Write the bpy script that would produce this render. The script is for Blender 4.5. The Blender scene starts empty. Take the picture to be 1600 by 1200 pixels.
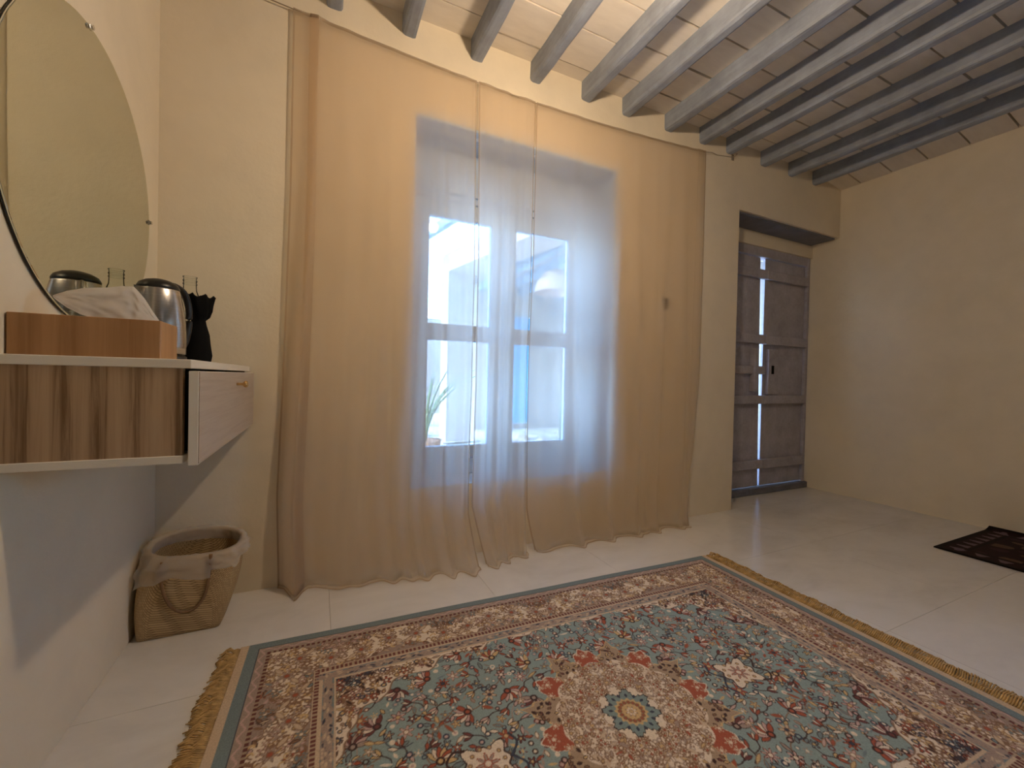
import bpy, bmesh, math, random
import numpy as np
from mathutils import Vector, Matrix, noise

random.seed(7)
rng = np.random.default_rng(11)
C = bpy.context.scene.collection
S = bpy.context.scene
PI = math.pi

# ------------------------------------------------------------------ camera
cam = bpy.data.cameras.new('camera')
cam.sensor_width = 36.0
cam.lens = 36.0 * 644.99 / 1600.0
cam.clip_start = 0.02
cam_o = bpy.data.objects.new('camera', cam)
C.objects.link(cam_o)
rt = Vector((0.90572321, -0.42333196, 0.02134294))
dn = Vector((0.01397836, -0.02049417, -0.99969225))
fw = Vector((0.42363909, 0.90574281, -0.01264456))
cam_o.matrix_world = Matrix(((rt.x, -dn.x, -fw.x, 0.0), (rt.y, -dn.y, -fw.y, 0.0),
                             (rt.z, -dn.z, -fw.z, 0.9), (0, 0, 0, 1)))
S.camera = cam_o

# ------------------------------------------------------------------ world, sun, exposure
SKY_STRENGTH = 2.8
SUN_STRENGTH = 2.6
LAMP_STRENGTH = 560.0
LAMP_COLOR = (1.0, 0.75, 0.50)
LAMP2_STRENGTH = 8.0
LAMP2_COLOR = (1.0, 0.93, 0.88)
S.view_settings.view_transform = 'Standard'
S.view_settings.look = 'None'
S.view_settings.exposure = 0.2
S.view_settings.gamma = 1.0
S.view_settings.use_curve_mapping = False

w = bpy.data.worlds.new('world')
S.world = w
w.use_nodes = True
nt = w.node_tree
for n in list(nt.nodes):
    nt.nodes.remove(n)
sky = nt.nodes.new('ShaderNodeTexSky')
sky.sky_type = 'NISHITA'
sky.sun_disc = False
sky.sun_elevation = math.radians(50)
sky.sun_rotation = math.radians(255)
bg = nt.nodes.new('ShaderNodeBackground')
bg.inputs['Strength'].default_value = SKY_STRENGTH
wo = nt.nodes.new('ShaderNodeOutputWorld')
tint = nt.nodes.new('ShaderNodeMix')          # the camera's white balance is set for the warm lamps
tint.data_type = 'RGBA'
tint.blend_type = 'MULTIPLY'
tint.inputs[0].default_value = 1.0
tint.inputs[7].default_value = (0.62, 0.80, 1.0, 1)
nt.links.new(sky.outputs[0], tint.inputs[6])
nt.links.new(tint.outputs[2], bg.inputs['Color'])
nt.links.new(bg.outputs[0], wo.inputs['Surface'])

sun = bpy.data.lights.new('sun', 'SUN')
sun.energy = SUN_STRENGTH
sun.angle = math.radians(1.0)
sun.color = (0.95, 0.96, 1.0)
sun_o = bpy.data.objects.new('sun', sun)
C.objects.link(sun_o)
sun_o.rotation_euler = Vector((-0.74, -0.03, 0.72)).to_track_quat('Z', 'Y').to_euler()
sun_o.location = (-4, 2, 8)

cy = S.cycles
cy.max_bounces = 14
cy.diffuse_bounces = 7
cy.glossy_bounces = 5
cy.transmission_bounces = 8
cy.transparent_max_bounces = 24
cy.sample_clamp_indirect = 6.0
cy.use_denoising = True
cy.caustics_reflective = True
cy.caustics_refractive = False

# ------------------------------------------------------------------ helpers
def srgb(r, g, b):
    f = lambda c: (c / 12.92 if c <= 0.04045 else ((c + 0.055) / 1.055) ** 2.4)
    return (f(r / 255), f(g / 255), f(b / 255))

def link_obj(name, me, mat=None, parent=None, smooth=False):
    o = bpy.data.objects.new(name, me)
    C.objects.link(o)
    if mat is not None and not me.materials:
        me.materials.append(mat)
    if smooth:
        me.polygons.foreach_set('use_smooth', [True] * len(me.polygons))
    if parent is not None:
        o.parent = parent
        if parent.type == 'EMPTY':
            # children are modelled in world coordinates: shift into the parent's frame
            off = parent.location
            k = parent.parent
            while k is not None:
                off = off + k.location
                k = k.parent
            me.transform(Matrix.Translation(-off))
        else:
            k = parent
            off = Vector((0, 0, 0))
            while k is not None:
                off = off + k.location
                k = k.parent
            if off.length > 0:
                me.transform(Matrix.Translation(-off))
    return o

def obj(name, bm, mat, parent=None, smooth=False):
    me = bpy.data.meshes.new(name)
    bmesh.ops.recalc_face_normals(bm, faces=bm.faces[:])
    bm.to_mesh(me)
    bm.free()
    return link_obj(name, me, mat, parent, smooth)

def pymesh(name, verts, faces, mat, parent=None, smooth=False):
    me = bpy.data.meshes.new(name)
    me.from_pydata([tuple(v) for v in verts], [], faces)
    me.update()
    return link_obj(name, me, mat, parent, smooth)

def empty(name, loc, parent=None):
    o = bpy.data.objects.new(name, None)
    o.empty_display_size = 0.05
    C.objects.link(o)
    o.location = loc
    if parent is not None:
        o.parent = parent
        o.location = Vector(loc) - parent.location
    return o

def tag(o, label, cat, group=None):
    o['label'] = label
    o['category'] = cat
    o['kind'] = 'thing'
    if group:
        o['group'] = group
    return o

def struct(o, label=None):
    o['kind'] = 'structure'
    if label:
        o['label'] = label
    return o

def add_box(bm, lo, hi, bevel=0.0, segs=1):
    lo, hi = Vector(lo), Vector(hi)
    vs = [bm.verts.new((x, y, z)) for x in (lo.x, hi.x) for y in (lo.y, hi.y) for z in (lo.z, hi.z)]
    F = [(0, 1, 3, 2), (4, 6, 7, 5), (0, 4, 5, 1), (2, 3, 7, 6), (0, 2, 6, 4), (1, 5, 7, 3)]
    fs = [bm.faces.new([vs[i] for i in f]) for f in F]
    if bevel > 0:
        es = set()
        for f in fs:
            es.update(f.edges)
        bmesh.ops.bevel(bm, geom=list(es), offset=bevel, segments=segs, affect='EDGES', profile=0.5)
    return bm

def box(name, lo, hi, mat, parent=None, bevel=0.0, segs=1, smooth=False):
    return obj(name, add_box(bmesh.new(), lo, hi, bevel, segs), mat, parent, smooth)

def add_lathe(bm, prof, c, n=32, sx=1.0, sy=1.0, cap0=True, cap1=True):
    rings = []
    for r, z in prof:
        rings.append([bm.verts.new((c[0] + sx * r * math.cos(2 * PI * i / n), c[1] + sy * r * math.sin(2 * PI * i / n), c[2] + z)) for i in range(n)])
    for a, b in zip(rings[:-1], rings[1:]):
        for i in range(n):
            j = (i + 1) % n
            bm.faces.new((a[i], a[j], b[j], b[i]))
    if cap0:
        bm.faces.new(list(reversed(rings[0])))
    if cap1:
        bm.faces.new(rings[-1])
    return bm

def add_tube(bm, pts, r, n=8, caps=True):
    pts = [Vector(p) for p in pts]
    rs = r if isinstance(r, (list, tuple)) else [r] * len(pts)
    rings = []
    up = Vector((0, 0, 1))
    for i, p in enumerate(pts):
        t = (pts[min(i + 1, len(pts) - 1)] - pts[max(i - 1, 0)])
        if t.length < 1e-9:
            t = Vector((0, 0, 1))
        t.normalize()
        a = t.cross(up)
        if a.length < 0.05:
            a = t.cross(Vector((0, 1, 0)))
        a.normalize()
        b = t.cross(a)
        rings.append([bm.verts.new(p + rs[i] * (math.cos(2 * PI * k / n) * a + math.sin(2 * PI * k / n) * b)) for k in range(n)])
    for A, B in zip(rings[:-1], rings[1:]):
        for k in range(n):
            j = (k + 1) % n
            bm.faces.new((A[k], A[j], B[j], B[k]))
    if caps:
        bm.faces.new(list(reversed(rings[0])))
        bm.faces.new(rings[-1])
    return bm

def spline(pts, n=8):
    P = [Vector(p) for p in pts]
    P = [2 * P[0] - P[1]] + P + [2 * P[-1] - P[-2]]
    out = []
    for i in range(1, len(P) - 2):
        for k in range(n):
            t = k / n
            a, b, c, d = P[i - 1], P[i], P[i + 1], P[i + 2]
            out.append(0.5 * ((2 * b) + (c - a) * t + (2 * a - 5 * b + 4 * c - d) * t * t + (3 * b - a - 3 * c + d) * t ** 3))
    out.append(P[-2])
    return out

# ------------------------------------------------------------------ materials
class Mat:
    def __init__(self, name):
        self.m = bpy.data.materials.new(name)
        self.m.use_nodes = True
        self.nt = self.m.node_tree
        self.p = self.nt.nodes['Principled BSDF']
        self.out = self.nt.nodes['Material Output']
    def n(self, t, **kw):
        x = self.nt.nodes.new(t)
        for k, v in kw.items():
            if k in x.inputs:
                x.inputs[k].default_value = v
            else:
                setattr(x, k, v)
        return x
    def l(self, a, b):
        self.nt.links.new(a, b)
    def ramp(self, fac, stops):
        r = self.n('ShaderNodeValToRGB')
        e = r.color_ramp.elements
        e[0].position, e[0].color = stops[0][0], (*stops[0][1], 1)
        e[1].position, e[1].color = stops[-1][0], (*stops[-1][1], 1)
        for pos, col in stops[1:-1]:
            k = e.new(pos)
            k.color = (*col, 1)
        self.l(fac, r.inputs['Fac'])
        return r.outputs['Color']
    def coords(self, scale=(1, 1, 1), rot=(0, 0, 0), kind='Object'):
        tc = self.n('ShaderNodeTexCoord')
        mp = self.n('ShaderNodeMapping')
        mp.inputs['Scale'].default_value = scale
        mp.inputs['Rotation'].default_value = rot
        self.l(tc.outputs[kind], mp.inputs['Vector'])
        return mp.outputs['Vector']
    def noise(self, vec, scale, detail=4.0, rough=0.5, dist=0.0):
        x = self.n('ShaderNodeTexNoise', Scale=scale, Detail=detail, Roughness=rough, Distortion=dist)
        self.l(vec, x.inputs['Vector'])
        return x.outputs['Fac']
    def bump(self, h, strength=0.3, dist=0.01, normal=None):
        b = self.n('ShaderNodeBump', Strength=strength, Distance=dist)
        self.l(h, b.inputs['Height'])
        if normal is not None:
            self.l(normal, b.inputs['Normal'])
        self.l(b.outputs['Normal'], self.p.inputs['Normal'])
        return b.outputs['Normal']
    def base(self, col):
        if isinstance(col, tuple):
            self.p.inputs['Base Color'].default_value = (*col, 1)
        else:
            self.l(col, self.p.inputs['Base Color'])
    def rough(self, r, spec=0.5, metal=0.0):
        self.p.inputs['Roughness'].default_value = r
        self.p.inputs['Specular IOR Level'].default_value = spec
        self.p.inputs['Metallic'].default_value = metal
        return self

def plain(name, col, rough=0.6, spec=0.4, metal=0.0, var=0.12, scale=12.0, bump=0.0, bscale=60.0, vec_scale=(1, 1, 1)):
    M = Mat(name)
    v = M.coords(vec_scale)
    f = M.noise(v, scale)
    lo = tuple(c * (1 - var) for c in col)
    hi = tuple(min(1, c * (1 + var)) for c in col)
    M.base(M.ramp(f, [(0.3, lo), (0.7, hi)]))
    M.rough(rough, spec, metal)
    if bump > 0:
        M.bump(M.noise(v, bscale, 3), bump, 0.004)
    return M.m

def plaster(name, col):
    M = Mat(name)
    v = M.coords()
    f1 = M.noise(v, 1.6, 5, 0.6)
    f2 = M.noise(v, 9.0, 4, 0.6)
    a = M.n('ShaderNodeMath', operation='MULTIPLY_ADD')
    M.l(f2, a.inputs[0]); a.inputs[1].default_value = 0.35
    M.l(f1, a.inputs[2])
    M.base(M.ramp(a.outputs[0], [(0.45, tuple(c * 0.93 for c in col)), (0.85, tuple(min(1, c * 1.05) for c in col))]))
    M.rough(0.75, 0.25)
    b = M.n('ShaderNodeMath', operation='MULTIPLY_ADD')
    M.l(M.noise(v, 5.0, 2), b.inputs[0]); b.inputs[1].default_value = 3.0
    M.l(M.noise(v, 55.0, 4, 0.6), b.inputs[2])
    M.bump(b.outputs[0], 0.25, 0.004)
    return M.m

M_plaster = plaster('cream_plaster', (0.74, 0.66, 0.52))
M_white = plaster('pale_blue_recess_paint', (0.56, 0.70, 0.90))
M_outwhite = plaster('white_lime_wash', (0.46, 0.42, 0.39))
M_beam = None

def painted_wood(name, col, worn=0.25):
    M = Mat(name)
    v = M.coords((14, 1.2, 14))
    g = M.noise(v, 3.0, 6, 0.6, 0.3)
    v2 = M.coords()
    p = M.noise(v2, 7.0, 5, 0.65)
    a = M.n('ShaderNodeMath', operation='MULTIPLY_ADD')
    M.l(g, a.inputs[0]); a.inputs[1].default_value = 0.5
    M.l(p, a.inputs[2])
    M.base(M.ramp(a.outputs[0], [(0.5, tuple(c * (1 - worn) for c in col)), (0.75, col), (1.0, tuple(min(1, c * (1 + worn)) for c in col))]))
    M.rough(0.5, 0.4)
    M.bump(a.outputs[0], 0.35, 0.004)
    return M.m

M_beam = painted_wood('grey_blue_painted_timber', (0.27, 0.305, 0.37))
M_door = painted_wood('grey_brown_door_paint', (0.37, 0.36, 0.42))
M_lintel = painted_wood('dark_blue_grey_lintel_paint', (0.14, 0.145, 0.18))
M_lintel_w = painted_wood('pale_blue_lintel_paint', (0.40, 0.50, 0.68), 0.06)
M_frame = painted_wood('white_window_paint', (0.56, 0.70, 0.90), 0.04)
M_void = plain('dark_void', (0.008, 0.007, 0.006), 0.95, 0.05)
M_bluedoor = painted_wood('sky_blue_door_paint', (0.10, 0.42, 0.75), 0.1)
M_bluebeam = painted_wood('pale_blue_rafter_paint', (0.22, 0.40, 0.56), 0.1)

def board_mat():
    M = Mat('whitewashed_boards')
    oi = M.n('ShaderNodeObjectInfo')
    v = M.coords((1, 4, 1))
    f = M.noise(v, 5.0, 5, 0.6)
    a = M.n('ShaderNodeMath', operation='MULTIPLY_ADD')
    M.l(oi.outputs['Random'], a.inputs[0]); a.inputs[1].default_value = 0.4
    M.l(f, a.inputs[2])
    M.base(M.ramp(a.outputs[0], [(0.3, (0.66, 0.60, 0.52)), (0.9, (0.80, 0.74, 0.65))]))
    M.rough(0.6, 0.3)
    M.bump(f, 0.2, 0.004)
    return M.m
M_board = board_mat()

def tile_mat():
    M = Mat('polished_cement_tile')
    oi = M.n('ShaderNodeObjectInfo')
    v = M.coords((1, 1.8, 1), (0, 0, 0.5))
    f = M.noise(v, 2.2, 7, 0.62, 0.6)
    f2 = M.noise(v, 14.0, 5, 0.6)
    a = M.n('ShaderNodeMath', operation='MULTIPLY_ADD')
    M.l(oi.outputs['Random'], a.inputs[0]); a.inputs[1].default_value = 0.10
    M.l(f, a.inputs[2])
    b = M.n('ShaderNodeMath', operation='MULTIPLY_ADD')
    M.l(f2, b.inputs[0]); b.inputs[1].default_value = 0.2
    M.l(a.outputs[0], b.inputs[2])
    M.base(M.ramp(b.outputs[0], [(0.4, (0.60, 0.58, 0.555)), (0.65, (0.69, 0.675, 0.65)), (0.95, (0.76, 0.745, 0.72))]))
    M.rough(0.20, 0.6)
    M.bump(f2, 0.06, 0.002)
    return M.m
M_tile = tile_mat()
M_grout = plain('grey_grout', (0.40, 0.37, 0.33), 0.8)

def grain_mat(name, c0, c1, c2, axis=2, scale=1.0, rough=0.45):
    """straight-grained board; axis is the direction the grain runs in"""
    M = Mat(name)
    sc = [70 * scale, 70 * scale, 70 * scale]
    sc[axis] = 2.2 * scale
    v = M.coords(tuple(sc))
    f = M.noise(v, 1.0, 7, 0.68, 0.8)
    sc2 = [5 * scale] * 3
    sc2[axis] = 0.5 * scale
    wv = M.n('ShaderNodeTexWave', Scale=0.9, Distortion=6.0, Detail=3.0)
    wv.inputs['Detail Scale'].default_value = 1.2
    wv.bands_direction = 'X' if axis != 0 else 'Z'
    M.l(M.coords(tuple(sc2)), wv.inputs['Vector'])
    a = M.n('ShaderNodeMath', operation='MULTIPLY_ADD')
    M.l(wv.outputs['Fac'], a.inputs[0]); a.inputs[1].default_value = 0.30
    M.l(f, a.inputs[2])
    M.base(M.ramp(a.outputs[0], [(0.42, c0), (0.60, c1), (0.85, c2)]))
    M.rough(rough, 0.4)
    M.bump(f, 0.08, 0.002)
    return M.m
M_oak = grain_mat('brown_oak_laminate', (0.175, 0.095, 0.042), (0.38, 0.245, 0.135), (0.47, 0.32, 0.19), 2)
M_oakgrey = grain_mat('pale_grey_oak_laminate', (0.22, 0.16, 0.115), (0.40, 0.31, 0.235), (0.47, 0.38, 0.30), 1)
M_tissuewood = grain_mat('warm_bamboo', (0.30, 0.145, 0.055), (0.37, 0.19, 0.075), (0.43, 0.23, 0.10), 2, 0.8, 0.4)
M_whiteboard = plain('cream_white_laminate', (0.72, 0.66, 0.56), 0.4, 0.4, var=0.02)
M_black = plain('black_plastic', (0.010, 0.010, 0.011), 0.35, 0.5)
M_blackcloth = plain('black_cloth', (0.006, 0.006, 0.0065), 0.9, 0.1, bump=0.3, bscale=300)
M_brass = plain('brass', (0.75, 0.50, 0.22), 0.25, 0.5, 1.0, var=0.05)
M_chrome = plain('chrome', (0.75, 0.75, 0.75), 0.15, 0.5, 1.0, var=0.03)
M_switch = plain('cream_switch_plastic', (0.86, 0.80, 0.70), 0.4, var=0.02)
M_switchgrey = plain('grey_switch_rocker', (0.09, 0.085, 0.08), 0.4, var=0.02)
M_wire = plain('dull_wire', (0.30, 0.24, 0.17), 0.5, 0.5, 0.4)

def steel_mat():
    M = Mat('brushed_steel')
    v = M.coords((1, 1, 120))
    f = M.noise(v, 6.0, 4)
    M.base(M.ramp(f, [(0.3, (0.50, 0.48, 0.46)), (0.7, (0.64, 0.62, 0.60))]))
    M.rough(0.22, 0.5, 1.0)
    M.p.inputs['Anisotropic'].default_value = 0.6
    M.bump(f, 0.05, 0.001)
    return M.m
M_steel = steel_mat()

def mirror_mat():
    M = Mat('mirror_silvering')
    v = M.coords()
    M.base(M.ramp(M.noise(v, 3.0), [(0.2, (0.70, 0.72, 0.62)), (0.8, (0.73, 0.75, 0.65))]))
    M.rough(0.0, 0.5, 1.0)
    return M.m
M_mirror = mirror_mat()

def thin_glass(name, tint=(0.93, 0.97, 0.97), ior=1.45):
    M = Mat(name)
    v = M.coords()
    t = M.n('ShaderNodeBsdfTransparent')
    M.l(M.ramp(M.noise(v, 4.0), [(0.2, tint), (0.8, tuple(min(1, c * 1.02) for c in tint))]), t.inputs['Color'])
    g = M.n('ShaderNodeBsdfGlossy', Roughness=0.02)
    g.inputs['Color'].default_value = (0.9, 0.95, 1, 1)
    fr = M.n('ShaderNodeFresnel', IOR=ior)
    mx = M.n('ShaderNodeMixShader')
    M.l(fr.outputs[0], mx.inputs[0])
    M.l(t.outputs[0], mx.inputs[1])
    M.l(g.outputs[0], mx.inputs[2])
    M.l(mx.outputs[0], M.out.inputs['Surface'])
    M.nt.nodes.remove(M.p)
    return M.m
M_glass = thin_glass('window_glass')
M_bottle = thin_glass('bottle_glass', (0.97, 0.98, 0.965), 1.16)

def sheer(name, col, transp, tcol=(1, 1, 1), tl_share=0.5):
    M = Mat(name)
    v = M.coords((1, 1, 1))
    f = M.noise(v, 3.0, 5, 0.6)
    colr = M.ramp(f, [(0.3, tuple(c * 0.96 for c in col)), (0.7, col)])
    d = M.n('ShaderNodeBsdfDiffuse')
    tl = M.n('ShaderNodeBsdfTranslucent')
    M.l(colr, d.inputs['Color'])
    M.l(colr, tl.inputs['Color'])
    m1 = M.n('ShaderNodeMixShader')
    m1.inputs[0].default_value = tl_share
    M.l(d.outputs[0], m1.inputs[1])
    M.l(tl.outputs[0], m1.inputs[2])
    t = M.n('ShaderNodeBsdfTransparent')
    t.inputs['Color'].default_value = (*tcol, 1)
    m2 = M.n('ShaderNodeMixShader')
    m2.inputs[0].default_value = transp
    M.l(m1.outputs[0], m2.inputs[1])
    M.l(t.outputs[0], m2.inputs[2])
    M.l(m2.outputs[0], M.out.inputs['Surface'])
    M.nt.nodes.remove(M.p)
    return M.m
M_curtain = sheer('sheer_beige_voile', (0.88, 0.80, 0.70), 0.37, (0.98, 0.95, 0.91), 0.86)
M_hem = sheer('sheer_beige_hem', (0.62, 0.52, 0.41), 0.34, (0.92, 0.89, 0.85), 0.6)
M_liner = sheer('clear_plastic_liner', (0.90, 0.87, 0.83), 0.66, (1, 0.99, 0.98), 0.35)
M_tissue = sheer('white_tissue_paper', (0.86, 0.83, 0.79), 0.04)

def basket_mat():
    M = Mat('woven_palm')
    tc = M.n('ShaderNodeTexCoord')
    mp = M.n('ShaderNodeMapping')
    mp.inputs['Rotation'].default_value = (0, 0, PI / 4)
    mp.inputs['Scale'].default_value = (1, 1, 1)
    M.l(tc.outputs['UV'], mp.inputs['Vector'])
    br = M.n('ShaderNodeTexBrick', Scale=1.0)
    br.inputs['Brick Width'].default_value = 0.014
    br.inputs['Row Height'].default_value = 0.006
    br.inputs['Mortar Size'].default_value = 0.0007
    br.inputs['Color1'].default_value = (0.58, 0.42, 0.22, 1)
    br.inputs['Color2'].default_value = (0.46, 0.32, 0.16, 1)
    br.inputs['Mortar'].default_value = (0.20, 0.13, 0.06, 1)
    M.l(mp.outputs[0], br.inputs['Vector'])
    M.l(br.outputs['Color'], M.p.inputs['Base Color'])
    M.rough(0.6, 0.3)
    b = M.n('ShaderNodeBump', Strength=0.7, Distance=0.003)
    b.invert = True
    M.l(br.outputs['Fac'], b.inputs['Height'])
    M.l(b.outputs[0], M.p.inputs['Normal'])
    return M.m
M_basket = basket_mat()
M_rope = plain('brown_cord', (0.20, 0.115, 0.055), 0.7, bump=0.3, bscale=150)
M_fringe = plain('golden_cotton_fringe', (0.46, 0.30, 0.125), 0.8, 0.2, var=0.35, scale=60)

def rug_mat(name):
    M = Mat(name)
    at = M.n('ShaderNodeVertexColor')
    at.layer_name = 'weave'
    v = M.coords()
    f = M.noise(v, 260.0, 2)
    mx = M.n('ShaderNodeMix', data_type='RGBA', blend_type='MULTIPLY')
    mx.inputs[0].default_value = 0.5
    M.l(at.outputs['Color'], mx.inputs[6])
    M.l(M.ramp(f, [(0.3, (0.6, 0.6, 0.6)), (0.65, (1, 1, 1))]), mx.inputs[7])
    M.l(mx.outputs[2], M.p.inputs['Base Color'])
    M.rough(0.9, 0.1)
    M.p.inputs['Sheen Weight'].default_value = 0.03
    M.bump(f, 0.4, 0.003)
    return M.m
M_rug = rug_mat('rug_wool_pile')

def emit_mat(name, col, strength):
    M = Mat(name)
    v = M.coords()
    e = M.n('ShaderNodeEmission', Strength=strength)
    M.l(M.ramp(M.noise(v, 2.0), [(0.0, col), (1.0, col)]), e.inputs['Color'])
    M.l(e.outputs[0], M.out.inputs['Surface'])
    M.nt.nodes.remove(M.p)
    return M.m

# ------------------------------------------------------------------ room measures (metres)
XL, XR, YB, YF = -0.558, 3.915, 1.986, -4.4
YO = 2.46                       # outer face of the window wall
ZC = 2.588                      # underside of the ceiling boards
WX0, WX1, WZ0, WZ1 = 0.398, 1.588, 0.361, 2.150     # window recess
DX0, DZ1 = 2.674, 2.130                              # door recess
YW = 2.205                      # face of window frame / door

# ---- walls
bm = bmesh.new()
def wb(lo, hi):
    add_box(bm, lo, hi)
wb((XL - 0.25, YB, -0.1), (WX0, YO, 2.75))
wb((WX0, YB, -0.1), (WX1, YO, WZ0))
wb((WX0, YB, WZ1), (WX1, YO, 2.75))
wb((WX1, YB, -0.1), (DX0, YO, 2.75))
wb((DX0, YB, DZ1), (XR + 0.3, YO, 2.75))
wb((DX0, 2.19, 2.012), (XR + 0.3, YO, DZ1))         # plaster above the door
wall_back = struct(obj('wall_back', bm, M_plaster))

# white-painted linings of the window recess: splayed right reveal, left reveal, sill and the apron over the frame
def prism(name, pts, z0, z1, mat):
    bm = bmesh.new()
    lo = [bm.verts.new((x, y, z0)) for x, y in pts]
    hi = [bm.verts.new((x, y, z1)) for x, y in pts]
    bm.faces.new(lo); bm.faces.new(hi)
    for k in range(len(pts)):
        q = (k + 1) % len(pts)
        bm.faces.new((lo[k], lo[q], hi[q], hi[k]))
    return struct(obj(name, bm, mat))
prism('trim_1', [(WX1 + 0.002, YB + 0.001), (WX1 + 0.002, 2.32), (1.556, 2.32), (1.556, 2.30)], WZ0, WZ1, M_white)
prism('trim_4', [(WX0 - 0.002, YB + 0.001), (WX0 + 0.003, YB + 0.001), (WX0 + 0.010, 2.30), (WX0 - 0.002, 2.30)], WZ0, WZ1, M_white)
prism('trim_5', [(WX0, YB + 0.001), (WX1, YB + 0.001), (WX1, 2.44), (WX0, 2.44)], WZ0 - 0.004, WZ0 + 0.002, M_white)
prism('trim_6', [(WX0, 2.185), (WX1, 2.185), (WX1, YO - 0.002), (WX0, YO - 0.002)], 1.90, WZ1, M_white)

# timber lintels: soffit boards set into the recess heads
prism('trim_7', [(WX0, YB + 0.001), (WX1, YB + 0.001), (WX1, YB + 0.048), (WX0, YB + 0.048)], WZ1 - 0.012, WZ1 + 0.002, M_white)
lin = box('trim_2', (WX0 + 0.002, YB + 0.048, WZ1 - 0.03), (WX1 - 0.002, 2.186, WZ1 + 0.002), M_lintel_w, None, 0.006, 2)
struct(lin)
lin2 = box('trim_3', (DX0 + 0.002, YB + 0.018, DZ1 - 0.012), (XR - 0.03, 2.192, DZ1 + 0.002), M_lintel, None, 0.004, 2)
struct(lin2)

struct(box('wall_left', (XL - 0.25, YF, -0.1), (XL, YB, 2.75), M_plaster))
RY0, RY1, RZ0, RZ1 = -0.80, -0.05, 0.85, 1.85        # a second window, in the right wall behind the picture's edge
bm = bmesh.new()
add_box(bm, (XR, RY1, -0.1), (XR + 0.3, YO, 2.75))
add_box(bm, (XR, YF, -0.1), (XR + 0.3, RY0, 2.75))
add_box(bm, (XR, RY0, -0.1), (XR + 0.3, RY1, RZ0))
add_box(bm, (XR, RY0, RZ1), (XR + 0.3, RY1, 2.75))
struct(obj('wall_right', bm, M_plaster))
struct(box('wall_front', (XL - 0.25, YF - 0.2, -0.1), (XR + 0.3, YF, 2.75), M_plaster))

# ---- floor of big polished tiles
bm = add_box(bmesh.new(), (XL, YF, -0.1), (XR, YB, -0.004))
add_box(bm, (DX0, YB, -0.1), (XR, 2.44, -0.004))
floor = struct(obj('floor', bm, M_grout))
TX = [XL] + [0.05 + 0.6225 * k for k in range(0, 7)]
TX = [t for t in TX if t < XR - 0.05] + [XR]
TY = [YF - 0.01] + [1.395 - 0.6225 * k for k in range(9, -1, -1)] + [YB]
g = 0.0006
for i in range(len(TX) - 1):
    for j in range(len(TY) - 1):
        box('floor_tile', (TX[i] + g, TY[j] + g, -0.02), (TX[i + 1] - g, TY[j + 1] - g, 0.0), M_tile, floor)
box('floor_tile', (DX0, YB + g, -0.02), (3.16 - g, 2.44, 0.0), M_tile, floor)
box('floor_tile', (3.16 + g, YB + g, -0.02), (XR - g, 2.44, 0.0), M_tile, floor)

# ---- ceiling: short whitewashed boards between hewn beams
BXL = [-0.32, 0.005, 0.329, 0.665, 0.998, 1.326, 1.616, 1.952, 2.258, 2.520, 2.884, 3.208, 3.515]
BW = 0.064
ceiling = struct(box('ceiling', (XL - 0.2, YF - 0.1, 2.624), (XR + 0.3, YO, 2.80), M_void))
BC = [XL] + [b + BW / 2 for b in BXL] + [XR + 0.02]
far_bm = bmesh.new()
for i in range(len(BC) - 1):
    xa, xb = BC[i] + 0.001, BC[i + 1] - 0.001
    y = YB + 0.01 - (0.128 if i != 5 else 0.125) + random.uniform(-0.03, 0.03)
    edges = [YB + 0.012]
    while y > YF:
        edges.append(y)
        y -= random.choice((0.198, 0.205, 0.212, 0.22))
    edges.append(YF)
    last = i == len(BC) - 2
    for k in range(len(edges) - 1):
        gp = random.choice((0.002, 0.003, 0.004))
        if i >= 6:
            gp = random.choice((0.004, 0.005, 0.0065))
        y1, y0 = edges[k] - gp, edges[k + 1] + gp
        dz = random.uniform(-0.002, 0.003)
        b = bmesh.new() if y1 > -0.6 else far_bm
        zl = ZC + dz
        zr = (2.522 + dz) if last else zl       # the last bay sags to the right wall
        lo = [(xa, y0, zl), (xa, y1, zl), (xb, y1, zr), (xb, y0, zr)]
        a = [b.verts.new(p) for p in lo]
        c = [b.verts.new((p[0], p[1], p[2] + 0.022)) for p in lo]
        b.faces.new(a)
        b.faces.new(c)
        for q in range(4):
            b.faces.new((a[q], a[(q + 1) % 4], c[(q + 1) % 4], c[q]))
        if b is not far_bm:
            obj('ceiling_board', b, M_board, ceiling)
fb = obj('ceiling_boards_beyond', far_bm, M_board, ceiling)
fb['kind'] = 'stuff'

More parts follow.
